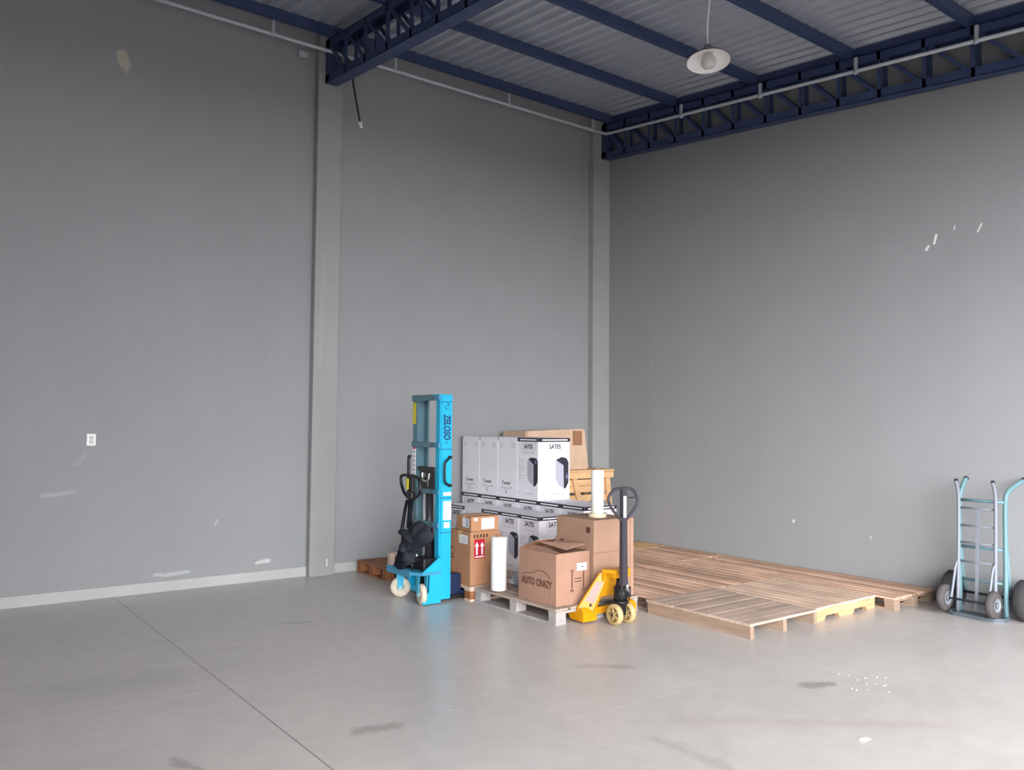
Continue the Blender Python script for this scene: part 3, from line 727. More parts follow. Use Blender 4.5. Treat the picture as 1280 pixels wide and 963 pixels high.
mb = MB(); p0 = Vector(on_front(0.275, 0.27)); mb.box(p0 - Vector((0.055, 0.001, 0.0)), p0 + Vector((0.055, 0.002, 0.06)), LABEL); mb.box(p0 + Vector((-0.012, -0.002, 0.026)), p0 + Vector((0.022, 0, 0.034)), PRINT); o = mb.build('sticker', t); o['label'] = 'white square sticker'

# film wrapped carton at the back, on a crate
t = thing('wrapped_carton', 'large film wrapped brown carton on the wooden crate in the corner', 'carton', (5.985, 7.63, 1.055))
WRAP = paint('wrapped_cardboard', (204, 174, 148), 0.3, var=0.14, scale=5, bump=0.5, spec=0.6)
mb = MB(); mb.loft([(0, 0, 0), (1.0, 0, 0), (1.0, 0.5, 0), (0, 0.5, 0)], [(0.01, 0.01, 0.47), (0.94, 0.01, 0.505), (0.94, 0.49, 0.49), (0.01, 0.49, 0.47)], WRAP)
bmesh.ops.bevel(mb.bm, geom=list(mb.bm.edges), offset=0.018, segments=2, affect='EDGES'); mb.build('box', t)
mb = MB(); mb.box((0.73, -0.004, 0.30), (0.87, 0.02, 0.475), CARDI); o = mb.build('flap', t)
t = thing('wooden_crate', 'light wooden slatted crate on splayed legs in the corner', 'crate', (5.96, 7.60, 0))
mb = MB()
for y0_ in (0.0, 0.135, 0.27, 0.405): mb.box((0, y0_, 1.025), (1.43, y0_ + 0.12, 1.05), WO, 0.004)
mb.build('top_boards', t)
for y0_ in (0.005, 0.5):
    mb = MB(); mb.box((0.01, y0_, 0.945), (1.42, y0_ + 0.03, 1.024), WO, 0.004); mb.build('rail', t)
for z_ in (0.3, 0.42, 0.54, 0.66, 0.77, 0.85):
    mb = MB(); mb.box((0.03, 0.06, z_), (1.36, 0.085, z_ + 0.078), WO, 0.003); mb.build('slat', t)
for x_, dx in ((0.14, -0.05), (0.75, 0.28), (1.3, 0.12)):
    for y0_ in (0.028, 0.46):
        mb = MB(); mb.loft([(x_ + dx * 1.0, y0_, 0), (x_ + dx + 0.075, y0_, 0), (x_ + dx + 0.075, y0_ + 0.03, 0), (x_ + dx, y0_ + 0.03, 0)], [(x_, y0_, 0.944), (x_ + 0.075, y0_, 0.944), (x_ + 0.075, y0_ + 0.03, 0.944), (x_, y0_ + 0.03, 0.944)], WO); mb.build('leg', t)

# small pale carton on the dark pallet
t = thing('small_carton', 'small pale carton standing on the dark brown pallet by the left wall', 'carton', (4.15, 7.53, 0.13))
mb = MB(); mb.box((0, 0, 0), (0.13, 0.06, 0.145), LABEL if False else paint('pale_card', (206, 190, 172), 0.8), 0.004); mb.build('box', t)
mb = MB(); mb.box((0.05, -0.002, 0.002), (0.062, -0.0005, 0.143), CARDI); mb.box((0.08, -0.002, 0.03), (0.12, -0.0005, 0.11), CARDI); mb.build('lettering', t)

# stretch film rolls
def film_roll(label, loc, r, h):
    t = thing('film_roll', label, 'film roll', loc, 0, 'rolls of stretch film')
    mb = MB(); mb.lathe([(0.028, 0.012), (r - 0.004, 0.012), (r, 0.016), (r, h - 0.016), (r - 0.004, h - 0.012), (0.028, h - 0.012)], FILM, 40); mb.build('film', t)
    mb = MB(); mb.lathe([(0.022, 0), (0.032, 0), (0.032, h), (0.022, h), (0.022, 0)], CARDT, 24); mb.build('core', t)
    return t
film_roll('white roll of stretch film standing on the front pallet', (4.357, 5.935, 0.13), 0.07, 0.49)
film_roll('white roll of stretch film standing on top of the tall carton', (4.965, 5.32, 0.8035), 0.055, 0.42)
mb = MB(); mb.lathe([(0.0565, 0), (0.078, 0), (0.08, 0.003), (0.08, 0.03), (0.076, 0.034), (0.0565, 0.034), (0.0565, 0)], paint('tape_cream', (226, 214, 184), 0.4), 32)
# tape ring at the foot of the upper roll
o = mb.build('tape_ring', loc=(4.965, 5.32, 0.8035)); tag(o, 'cream tape ring around the foot of the upper film roll', 'tape')
# crumpled plastic
mb = MB(); bmesh.ops.create_icosphere(mb.bm, subdivisions=4, radius=1)
from mathutils import noise as mnoise
for v in mb.bm.verts:
    n_ = mnoise.noise(v.co * 2.3) * 0.35 + abs(mnoise.noise(v.co * 5.1)) * 0.3
    v.co = Vector((v.co.x * 0.15, v.co.y * 0.12, v.co.z * 0.075)) * (0.85 + n_)
zmin = min(v.co.z for v in mb.bm.verts)
for v in mb.bm.verts: v.co.z = max(v.co.z - zmin - 0.02, 0.0)
mb._set(mb.bm.faces, paint('crumpled_plastic', (150, 150, 156), 0.25, 0.0, var=0.3, scale=18, spec=0.7))
o = mb.build('plastic_wrap', loc=(4.72, 6.02, 0.1305)); tag(o, 'crumpled grey plastic wrap lying between film roll and open carton', 'plastic wrap')

# ================================================================== BLUE STACKER
OX, OY = 3.95, 6.57
t = thing('hand_stacker', 'bright blue hand stacker with tall mast beside the cartons', 'stacker', (OX, OY, 0))
def W(x_, y_, z_): return (x_ - OX, y_ - OY, z_)
HT = 1.86
# uprights
mb = MB()
mb.prism([W(3.985, 6.335, 0.03), W(4.115, 6.335, 0.03), W(4.115, 6.415, 0.03), W(4.10, 6.415, 0.03), W(4.10, 6.35, 0.03), W(4.0, 6.35, 0.03), W(4.0, 6.415, 0.03), W(3.985, 6.415, 0.03)], (0, 0, HT - 0.03), CYAN)
bmesh.ops.bevel(mb.bm, geom=[e for e in mb.bm.edges if abs(e.verts[0].co.z - e.verts[1].co.z) > 1 and e.verts[0].co.y < -0.23], offset=0.012, segments=3, affect='EDGES')
up = mb.build('mast_upright', t)
mb = MB()
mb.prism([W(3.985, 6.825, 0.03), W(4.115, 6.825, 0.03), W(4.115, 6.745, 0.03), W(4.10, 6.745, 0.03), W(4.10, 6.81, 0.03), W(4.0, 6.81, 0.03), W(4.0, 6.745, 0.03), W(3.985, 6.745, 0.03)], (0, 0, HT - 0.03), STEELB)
ul = mb.build('mast_upright', t)
for z0_, z1_ in ((HT - 0.045, HT), (1.385, 1.435), (0.965, 1.005), (0.665, 0.715)):
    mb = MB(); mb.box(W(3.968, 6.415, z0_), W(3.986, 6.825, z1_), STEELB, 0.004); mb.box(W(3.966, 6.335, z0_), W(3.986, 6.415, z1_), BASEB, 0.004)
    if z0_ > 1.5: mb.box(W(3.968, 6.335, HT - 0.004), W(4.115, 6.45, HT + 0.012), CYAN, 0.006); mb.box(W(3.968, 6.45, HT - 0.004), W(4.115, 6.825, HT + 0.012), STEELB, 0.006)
    mb.cyl(W(3.963, 6.45, (z0_ + z1_) / 2), W(3.97, 6.45, (z0_ + z1_) / 2), 0.008, BLACK, 8)
    mb.build('crossbar', t)
for z_ in (1.37, 0.93, 0.62, HT - 0.06):
    mb = MB(); mb.box(W(3.99, 6.3338, z_), W(4.11, 6.3355, z_ + 0.006), DNAVY); mb.build('seam', up)
# print on the right upright
mb = MB()
mb.text('ZELOSO', 0.098, frame(W(4.05, 6.333, 1.575), (0, 0, -1), (1, 0, 0), (0, -1, 0)), DNAVY, squeeze=0.62, shear=0.2, weight=0.004)
mb.text('1.0t', 0.032, frame(W(4.05, 6.333, 1.445), (0, 0, -1), (1, 0, 0), (0, -1, 0)), DNAVY)
mb.tube(smooth_path([W(4.08, 6.333, 1.785), W(4.05, 6.333, 1.795), W(4.075, 6.333, 1.765), W(4.03, 6.333, 1.765), W(4.025, 6.333, 1.74), W(4.07, 6.333, 1.735)]), 0.005, DNAVY, 6, flat=0.4)
mb.build('lettering', t)
mb = MB(); mb.box(W(4.022, 6.3325, 0.735), W(4.105, 6.3348, 0.905), LABEL); mb.box(W(4.022, 6.332, 0.955), W(4.105, 6.3348, 0.985), LABEL); mb.box(W(4.03, 6.332, 0.665), W(4.09, 6.3348, 0.715), LABEL); o = mb.build('sticker', t); o['label'] = 'white stickers on the blue upright'
mb = MB(); mb.box(W(3.982, 6.775, 1.60), W(3.9855, 6.825, 1.80), YELLAB); mb.box(W(3.99, 6.8255, 1.60), W(4.03, 6.827, 1.80), YELLAB); o = mb.build('sticker', t); o['label'] = 'yellow warning sticker'
mb = MB(); mb.box(W(3.982, 6.765, 1.10), W(3.9855, 6.822, 1.375), LABEL)
for k in range(6): mb.box(W(3.981, 6.775, 1.12 + k * 0.042), W(3.9822, 6.81, 1.135 + k * 0.042), GREYP)
mb.box(W(3.981, 6.765, 1.365), W(3.9822, 6.822, 1.378), RED); o = mb.build('sticker', t); o['label'] = 'white scale sticker'
# grab handle
mb = MB(); mb.tube(smooth_path([W(4.09, 6.33, 1.30), W(4.04, 6.30, 1.28), W(4.008, 6.297, 1.25), W(4.008, 6.297, 1.095), W(4.03, 6.30, 1.065), W(4.085, 6.33, 1.045)], 2), 0.011, BLACK, 8)
for z_ in (1.30, 1.045): mb.box(W(4.065, 6.326, z_ - 0.014), W(4.108, 6.3352, z_ + 0.014), BLACK, 0.003)
mb.build('grab_handle', t)
# lift cylinder, carriage head and chain
mb = MB(); mb.cyl(W(4.01, 6.55, 0.28), W(4.01, 6.55, 0.98), 0.034, DARKM, 20); mb.cyl(W(4.01, 6.63, 0.28), W(4.01, 6.63, 0.98), 0.02, GALV, 14); mb.cyl(W(4.01, 6.55, 0.98), W(4.01, 6.55, 1.14), 0.022, CHROME, 16)
mb.build('lift_cylinder', t)
mb = MB(); mb.box(W(3.99, 6.44, 0.99), W(4.04, 6.70, 1.19), DARKM, 0.006); mb.box(W(3.975, 6.42, 1.17), W(4.05, 6.72, 1.205), DARKM, 0.006)
mb.tube(smooth_path([W(3.984, 6.64, 1.15), W(3.98, 6.635, 1.09), W(3.98, 6.60, 1.075), W(3.98, 6.545, 1.075), W(3.98, 6.525, 1.09), W(3.984, 6.52, 1.15)]), 0.01, CHROME, 8)
mb.build('carriage_head', t)
mb = MB(); mb.box(W(4.05, 6.42, 0.06), W(4.09, 6.73, 0.55), DARKM, 0.005); mb.box(W(4.05, 6.56, 0.55), W(4.06, 6.6, 1.0), DARKM); mb.build('fork_carriage', t)
# base
mb = MB()
mb.prism([W(3.73, 6.80, 0.265), W(3.73, 6.40, 0.265), W(3.80, 6.30, 0.265), W(3.985, 6.30, 0.265), W(3.985, 6.83, 0.265), W(3.78, 6.83, 0.265)], (0, 0, 0.025), BASEB)
mb.prism([W(3.722, 6.82, 0.24), W(3.722, 6.395, 0.24), W(3.73, 6.395, 0.24), W(3.73, 6.82, 0.24)], (0, 0, 0.065), BASEB)
mb.prism([W(3.80, 6.305, 0.29), W(3.985, 6.305, 0.29), W(3.985, 6.305, 0.42)], (0, 0.018, 0), CYAN)
mb.prism([W(3.80, 6.81, 0.29), W(3.985, 6.81, 0.29), W(3.985, 6.81, 0.42)], (0, 0.018, 0), CYAN)
mb.box(W(3.90, 6.325, 0.03), W(3.985, 6.43, 0.265), CYAN, 0.006); mb.box(W(3.90, 6.73, 0.06), W(3.985, 6.83, 0.265), CYAN, 0.006)
mb.box(W(3.93, 6.43, 0.06), W(3.985, 6.73, 0.12), CYAN, 0.004)
mb.build('base_frame', t)
# outrigger legs and forks that reach under the pallet
for y_ in (6.352, 6.735):
    mb = MB(); mb.box(W(4.115, y_, 0.02), W(4.98, y_ + 0.075, 0.052), BLACK, 0.006); mb.box(W(3.99, y_, 0.02), W(4.13, y_ + 0.075, 0.10), BLACK, 0.006)
    mb.cyl(W(4.9, y_ + 0.02, 0.03), W(4.9, y_ + 0.06, 0.03), 0.03, CREAMW, 16); mb.build('outrigger', t)
for y_ in (6.35, 6.735):
    mb = MB(); mb.box(W(4.116, y_, 0.056), W(4.235, y_ + 0.09, 0.24), DNAVY if False else paint('fork_navy', (22, 36, 70), 0.45), 0.008); mb.box(W(4.2, y_, 0.056), W(5.1, y_ + 0.09, 0.082), MATS['fork_navy'], 0.004); mb.build('fork', t)
# casters
def wheel(mb, c, axis, r, w, tm, hm, hub=0.5, seg=28, rec=0.3):
    q = Vector(axis).normalized().to_track_quat('Z', 'Y').to_matrix().to_4x4(); q.translation = Vector(c)
    b = min(0.012, w * 0.25)
    mb.lathe([(r * hub, -w / 2), (r - b, -w / 2), (r, -w / 2 + b), (r, w / 2 - b), (r - b, w / 2), (r * hub, w / 2)], tm, seg, q)
    mb.lathe([(0, -w * rec), (r * hub, -w * rec), (r * hub, -w / 2)], hm, seg, q); mb.lathe([(r * hub, w / 2), (r * hub, w * rec), (0, w * rec)], hm, seg, q)
    mb.lathe([(0, -w * 0.62), (r * 0.2, -w * 0.6), (r * 0.22, -w * 0.3)], hm, 16, q); mb.lathe([(r * 0.22, w * 0.3), (r * 0.2, w * 0.6), (0, w * 0.62)], hm, 16, q)
for c, ax, nm in (((3.845, 6.775, 0.092), (0.5, 0.86, 0), 0), ((3.83, 6.37, 0.092), (0.97, -0.2, 0), 1)):
    mb = MB(); wheel(mb, W(*c), ax, 0.092, 0.05, CREAMW, CREAMW, 0.45); wo = mb.build('caster_wheel', t)
    mb = MB(); a_ = Vector(ax).normalized()
    for s_ in (-1, 1):
        p_ = Vector(W(*c)) + a_ * 0.036 * s_; fw = Vector((-a_.y, a_.x, 0))
        mb.prism([p_ - fw * 0.02 + Vector((0, 0, -0.015)), p_ + fw * 0.02 + Vector((0, 0, -0.015)), p_ + fw * 0.045 + Vector((0, 0, 0.172)), p_ - fw * 0.045 + Vector((0, 0, 0.172))], a_ * 0.006 * s_, CYAN)
    mb.cyl(Vector(W(*c)) - a_ * 0.046, Vector(W(*c)) + a_ * 0.046, 0.01, GALV, 10); mb.build('caster_fork', t)
# foot guard plate by the right caster
mb = MB(); mb.prism([W(3.80, 6.30, 0.012), W(3.985, 6.30, 0.012), W(3.985, 6.30, 0.265), W(3.87, 6.30, 0.265), W(3.865, 6.30, 0.12), W(3.80, 6.30, 0.035)], (0, 0.008, 0), CYAN); mb.build('wheel_guard', t)
# pump unit
mb = MB(); mb.box(W(3.84, 6.36, 0.29), W(3.975, 6.56, 0.40), BLACK, 0.012); mb.cyl(W(3.86, 6.64, 0.29), W(3.86, 6.64, 0.50), 0.045, BLACK, 20); mb.box(W(3.85, 6.56, 0.29), W(3.95, 6.70, 0.36), BLACK, 0.01); mb.build('pump', t)
mb = MB(); mb.cyl(W(3.815, 6.52, 0.36), W(3.815, 6.52, 0.40), 0.032, CHROME, 18, 0.02); mb.cyl(W(3.815, 6.52, 0.40), W(3.815, 6.52, 0.44), 0.018, CHROME, 14); mb.cyl(W(3.82, 6.455, 0.41), W(3.82, 6.455, 0.44), 0.016, CHROME, 12); mb.cyl(W(3.815, 6.52, 0.29), W(3.815, 6.52, 0.36), 0.014, BLACK, 10); mb.build('valve', t)
# tiller
mb = MB(); mb.tube([W(3.86, 6.64, 0.48), W(3.845, 6.62, 0.75), W(3.835, 6.60, 0.94)], 0.022, BLACK, 12); mb.tube([W(3.86, 6.57, 0.48), W(3.845, 6.57, 0.72), W(3.838, 6.575, 0.93)], 0.012, DARKM, 8)
mb.box(W(3.81, 6.545, 0.91), W(3.865, 6.645, 0.985), BLACK, 0.015); mb.box(W(3.822, 6.545, 0.98), W(3.85, 6.59, 1.12), BLACK, 0.006); mb.box(W(3.818, 6.62, 1.0), W(3.828, 6.655, 1.10), YELLAB, 0.002)
mb.box(W(3.829, 6.60, 0.98), W(3.85, 6.65, 1.12), BLACK, 0.005); mb.build('tiller', t)
lp = [(6.555, 0.915), (6.63, 0.915), (6.72, 0.965), (6.765, 1.03), (6.785, 1.10), (6.75, 1.128), (6.60, 1.128), (6.47, 1.12), (6.435, 1.08), (6.42, 1.0), (6.46, 0.955)]
mb = MB(); mb.tube(smooth_path([W(3.835, a_, b_) for a_, b_ in lp], 2, True), 0.0145, BLACK, 10, closed=True); mb.build('handle', t)
mb = MB(); mb.box(W(3.845, 6.655, 1.06), W(3.865, 6.69, 1.30), BLACK, 0.006); mb.box(W(3.846, 6.635, 1.285), W(3.864, 6.68, 1.315), BLACK, 0.006); mb.build('lever', t)

# bag hanging on the tiller
t = thing('cloth_bag', 'dark grey cloth bag hanging by its straps from the stacker handle', 'bag', (3.775, 6.4, 0.295))
sil = [(0.20, 0.352), (0.111, 0.377), (0.0, 0.459), (-0.096, 0.475), (-0.178, 0.441), (-0.25, 0.417), (-0.32, 0.372), (-0.27, 0.295), (-0.169, 0.254), (-0.089, 0.216), (-0.049, 0.169), (0.007, 0.176), (0.07, 0.16), (0.09, 0.04), (0.19, 0.02), (0.30, 0.03), (0.263, 0.115), (0.265, 0.201), (0.224, 0.278)]
def cloth_body(sil, dx0, dx1, m, name):
    mb = MB(); c = Vector((sum(a for a, b in sil) / len(sil), sum(b for a, b in sil) / len(sil)))
    P = smooth_path([Vector((a, b, 0)) for a, b in sil], 1, True)
    rings = []
    for s_, x_ in ((0.86, dx1), (1.0, (dx0 + dx1) / 2), (0.84, dx0), (0.45, dx0 - 0.02)):
        ring = []
        for p in P:
            q = Vector((c.x + (p.x - c.x) * s_, c.y + (p.y - c.y) * s_, 0))
            ring.append(mb.bm.verts.new((x_ + 0.03 * mnoise.noise(Vector((q.x * 11, q.y * 11, s_ * 3))) + 0.012 * math.sin(34 * q.x + 22 * q.y), q.x, q.y)))
        rings.append(ring)
    n = len(P); fs_ = [mb.bm.faces.new(rings[0])]
    for A, B in zip(rings, rings[1:]):
        for k in range(n): fs_.append(mb.bm.faces.new((A[k], A[(k + 1) % n], B[(k + 1) % n], B[k])))
    fs_.append(mb.bm.faces.new(list(reversed(rings[-1])))); mb._set(fs_, m, True); bmesh.ops.recalc_face_normals(mb.bm, faces=fs_)
    return mb.build(name, t, sub=1)
sil = [(a - 0.05 - 0.02 * (a > 0.15), b) for a, b in sil]
cloth_body(sil, -0.075, 0.025, CLOTH, 'body')
mb = MB(); mb.prism([(-0.045, 0.03, 0.16), (-0.05, 0.165, 0.185), (-0.075, 0.21, 0.028), (-0.08, 0.12, 0.005), (-0.07, 0.04, 0.02)], (-0.03, 0.0, 0.004), CLOTHD)
bmesh.ops.bevel(mb.bm, geom=list(mb.bm.edges), offset=0.008, segments=3, affect='EDGES'); mb.build('pocket', t)
cloth_body([(0.08, 0.27), (0.0, 0.24), (-0.03, 0.18), (0.03, 0.16), (0.10, 0.17), (0.13, 0.22)], -0.115, -0.075, CLOTH, 'pocket')
cloth_body([(0.17, 0.345), (0.02, 0.30), (-0.12, 0.25), (-0.16, 0.28), (-0.03, 0.37), (0.08, 0.385)], -0.105, -0.065, CLOTH, 'flap')
for pts in ([(0.045, 0.245, 0.61), (0.03, 0.262, 0.5), (0.0, 0.262, 0.33)], [(0.045, 0.22, 0.61), (0.02, 0.215, 0.5), (-0.01, 0.20, 0.36)], [(0.045, 0.18, 0.61), (0.02, 0.165, 0.5), (-0.01, 0.13, 0.37)], [(0.045, 0.13, 0.61), (0.01, 0.10, 0.53), (-0.02, 0.04, 0.43)]):
    mb = MB(); mb.tube(smooth_path(pts), 0.012, CLOTHD, 8, flat=0.4); mb.build('strap', t)

# ================================================================== YELLOW PALLET JACK
JACKP = paint('jack_handle_grey', (62, 58, 66), 0.4, var=0.08)
OX, OY = 4.8, 4.9
t = thing('pallet_jack', 'yellow hand pallet jack with black loop handle pushed into the pallet', 'pallet jack', (OX, OY, 0))
for x0_ in (4.515, 4.97):
    mb = MB(); mb.box(W(x0_ + 0.001, 5.165, 0.05), W(x0_ + 0.149, 6.12, 0.0855), YEL, 0.004)
    mb.prism([W(x0_, 5.0, 0.016), W(x0_, 5.15, 0.02), W(x0_, 5.17, 0.04), W(x0_, 5.17, 0.086), W(x0_, 5.085, 0.0865), W(x0_, 5.075, 0.12), W(x0_, 5.025, 0.12), W(x0_, 5.0, 0.09)], (0.15, 0, 0), YEL)
    mb.cyl(W(x0_ + 0.04, 6.0, 0.034), W(x0_ + 0.11, 6.0, 0.034), 0.034, TANW, 16); mb.build('fork', t)
for s_ in (-1, 1):
    xo = 4.825; f_ = lambda x_: xo + s_ * x_
    mb = MB()
    A0, B0, A1 = Vector(W(f_(0.31), 5.07, 0.11)), Vector(W(f_(0.205), 5.0, 0.085)), Vector(W(f_(0.125), 4.99, 0.40))
    nf = (B0 - A0).cross(A1 - A0)
    B1 = Vector(W(f_(0.07), 4.92, 0.40)); B1.y = A0.y - (nf.x * (B1.x - A0.x) + nf.z * (B1.z - A0.z)) / nf.y
    bk = Vector((0, 0.018, 0))
    mb.loft([A0, B0, B0 + bk, A0 + bk], [A1, B1, B1 + bk, A1 + bk], YEL)
    o = mb.build('arm', t)
    # bright folded rim of the arm
    mb = MB(); ex = Vector((0.012 * -s_, 0, 0)); fo = Vector((0, -0.012, 0)); mb.loft([B0 + fo, B0 + ex + fo, B0 + ex + bk, B0 + bk], [B1 + fo, B1 + ex + fo, B1 + ex + bk, B1 + bk], YEL); mb.build('rim', o)
    if s_ < 0:
        mb = MB()
        def lerp3(a, b, k): return Vector(a).lerp(Vector(b), k)
        q = [lerp3(lerp3(A0, A1, a_), lerp3(B0, B1, a_), b_) for a_, b_ in ((0.22, 0.15), (0.22, 0.85), (0.74, 0.85), (0.74, 0.15))]
        n_ = (q[1] - q[0]).cross(q[3] - q[0]).normalized()
        if n_.dot(Vector((-1, -1, 0.3))) < 0: n_ = -n_
        mb.poly([p_ + n_ * 0.0015 for p_ in q], paint('pinkish_sticker', (156, 134, 126), 0.55)); o2 = mb.build('sticker', o); o2['label'] = 'pale sticker on the yellow arm'
mb = MB(); mb.prism([W(4.685, 4.96, 0.40), W(4.965, 4.96, 0.40), W(4.91, 4.86, 0.40), W(4.74, 4.86, 0.40)], (0, 0, 0.03), YEL)
mb.prism([W(4.70, 4.965, 0.33), W(4.95, 4.965, 0.33), W(4.95, 4.955, 0.43), W(4.70, 4.955, 0.43)], (0, 0.012, 0), YEL); mb.box(W(4.735, 4.87, 0.36), W(4.765, 4.96, 0.405), YEL, 0.003); mb.box(W(4.885, 4.87, 0.36), W(4.915, 4.96, 0.405), YEL, 0.003)
mb.build('head', t)
mb = MB(); mb.prism([W(4.66, 5.0, 0.20), W(4.99, 5.0, 0.20), W(4.92, 4.975, 0.40), W(4.73, 4.975, 0.40)], (0, 0.012, 0), YEL); mb.build('back_plate', t)
mb = MB(); mb.box(W(4.655, 5.01, 0.06), W(4.98, 5.05, 0.115), YEL, 0.004); mb.cyl(W(4.6, 5.02, 0.14), W(5.05, 5.02, 0.14), 0.014, DARKM, 10); mb.build('crossbar', t)
mb = MB(); mb.cyl(W(4.785, 4.85, 0.17), W(4.785, 4.85, 0.30), 0.055, BLACK, 24); mb.cyl(W(4.785, 4.85, 0.30), W(4.785, 4.85, 0.36), 0.035, BLACK, 18); mb.cyl(W(4.785, 4.85, 0.165), W(4.785, 4.85, 0.19), 0.066, BLACK, 24)
mb.box(W(4.745, 4.80, 0.20), W(4.825, 4.87, 0.34), BLACK, 0.01); mb.box(W(4.74, 4.825, 0.07), W(4.83, 4.855, 0.19), BLACK, 0.006); mb.cyl(W(4.80, 4.79, 0.27), W(4.80, 4.79, 0.35), 0.014, CHROME, 12); mb.cyl(W(4.83, 4.80, 0.22), W(4.83, 4.80, 0.30), 0.018, DARKM, 12)
mb.build('pump', t)
for x_ in (4.712, 4.855):
    mb = MB(); wheel(mb, W(x_, 4.84, 0.084), (1, 0.0, 0), 0.084, 0.05, TANW, paint('wheel_hub_tan', (150, 126, 78), 0.5, var=0.1), 0.72, 28, 0.06)
    q = Vector((1, 0, 0))
    for k in range(5):
        a_ = k * 2 * PI / 5; [mb.cyl(W(x_ + dx, 4.84, 0.084), W(x_ + dx, 4.84 + 0.058 * math.cos(a_), 0.084 + 0.058 * math.sin(a_)), 0.009, TANW, 6) for dx in (-0.008, 0.008)]
    mb.build('steering_wheel', t)
mb = MB(); mb.cyl(W(4.68, 4.84, 0.084), W(4.89, 4.84, 0.084), 0.013, DARKM, 12); mb.build('axle', t)
mb = MB(); mb.loft([W(4.735, 4.775, 0.32), W(4.795, 4.775, 0.32), W(4.795, 4.815, 0.32), W(4.735, 4.815, 0.32)], [W(4.712, 4.755, 1.095), W(4.762, 4.755, 1.095), W(4.762, 4.785, 1.095), W(4.712, 4.785, 1.095)], JACKP); mb.build('tow_bar', t)
mb = MB(); mb.box(W(4.727, 4.7545, 0.865), W(4.755, 4.7575, 1.035), LABEL); o = mb.build('sticker', t); o['label'] = 'white sticker on the handle bar'
lp = [(4.715, 0.84), (4.62, 0.925), (4.575, 0.985), (4.575, 1.04), (4.62, 1.085), (4.66, 1.098), (4.81, 1.098), (4.865, 1.07), (4.90, 1.0), (4.895, 0.965), (4.85, 0.915), (4.755, 0.83)]
mb = MB(); mb.tube(smooth_path([W(a_, 4.77, b_) for a_, b_ in lp], 2), 0.0125, JACKP, 10); mb.build('handle', t)
mb = MB(); mb.tube([W(4.755, 4.765, 1.03), W(4.80, 4.76, 1.02), W(4.84, 4.755, 1.02)], 0.006, DARKM, 8); mb.build('lever', t)

# ================================================================== HAND TRUCKS
# teal one, nose plate towards the room
OX, OY = 7.5, 3.25
t = thing('hand_truck', 'teal hand truck with big tyres standing against the right wall', 'hand truck', (OX, OY, 0))
YA, YB = 3.425, 3.055
mb = MB()
for y_, ke in ((YA, 0.35), (YB, 1.0)):
    mb.tube(smooth_path([W(7.49, y_, 0.02), W(7.50, y_, 0.55), W(7.51, y_, 1.0), W(7.53, y_ - 0.01, 1.07), W(7.53 + 0.11 * ke, y_ - 0.035 * ke, 1.125), W(7.53 + 0.215 * ke, y_ - 0.055 * ke, 1.165)], 1), 0.019, TRUCKT, 12)
mb.build('frame', t)
for z_ in (0.98, 0.58, 0.30, 0.11):
    mb = MB(); mb.tube([W(7.50, YA, z_), W(7.50, YB, z_)], 0.013, TRUCKT, 8); mb.build('crossbar', t)
for y_ in (YA, YB):
    mb = MB(); mb.tube([W(7.515, y_, 0.68), W(7.56, y_, 0.3), W(7.60, y_, 0.19)], 0.014, TRUCKT, 8); mb.build('brace', t)
    ke = 0.35 if y_ == YA else 1.0
    mb = MB(); mb.tube([W(7.53 + 0.195 * ke, y_ - 0.05 * ke, 1.158), W(7.53 + 0.225 * ke, y_ - 0.057 * ke, 1.17)], 0.0215, DARKM, 10); mb.build('grip', t)
mb = MB(); mb.prism([W(7.52, 3.48, 0.0), W(7.52, 3.03, 0.0), W(7.40, 3.03, 0.0), W(7.335, 3.09, 0.0), W(7.32, 3.18, 0.0), W(7.34, 3.42, 0.0), W(7.37, 3.48, 0.0)], (0, 0, 0.014), TRUCKP)
mb.tube(smooth_path([W(7.50, 3.475, 0.022), W(7.38, 3.475, 0.022), W(7.345, 3.42, 0.022), W(7.325, 3.18, 0.022), W(7.34, 3.09, 0.022), W(7.41, 3.035, 0.022), W(7.50, 3.035, 0.022)], 1), 0.012, TRUCKP, 8); mb.build('nose_plate', t)
mb = MB(); mb.cyl(W(7.61, 2.93, 0.17), W(7.61, 3.56, 0.17), 0.012, DARKM, 10); mb.build('axle', t)
for y_ in (3.535, 2.955):
    mb = MB(); wheel(mb, W(7.61, y_, 0.17), (0, 1, 0), 0.17, 0.085, RUBD, DARKM, 0.5, 32); wo = mb.build('tyre', t)
    mb = MB(); q = Matrix.Rotation(R(90), 4, 'X'); q.translation = Vector(W(7.61, y_, 0.17)); mb.lathe([(0, -0.05), (0.03, -0.05), (0.035, -0.02), (0.075, -0.025), (0.084, -0.04)], CHROME, 20, q); mb.lathe([(0.084, 0.04), (0.075, 0.025), (0.035, 0.02), (0.03, 0.05), (0, 0.05)], CHROME, 20, q); mb.build('hub', wo)
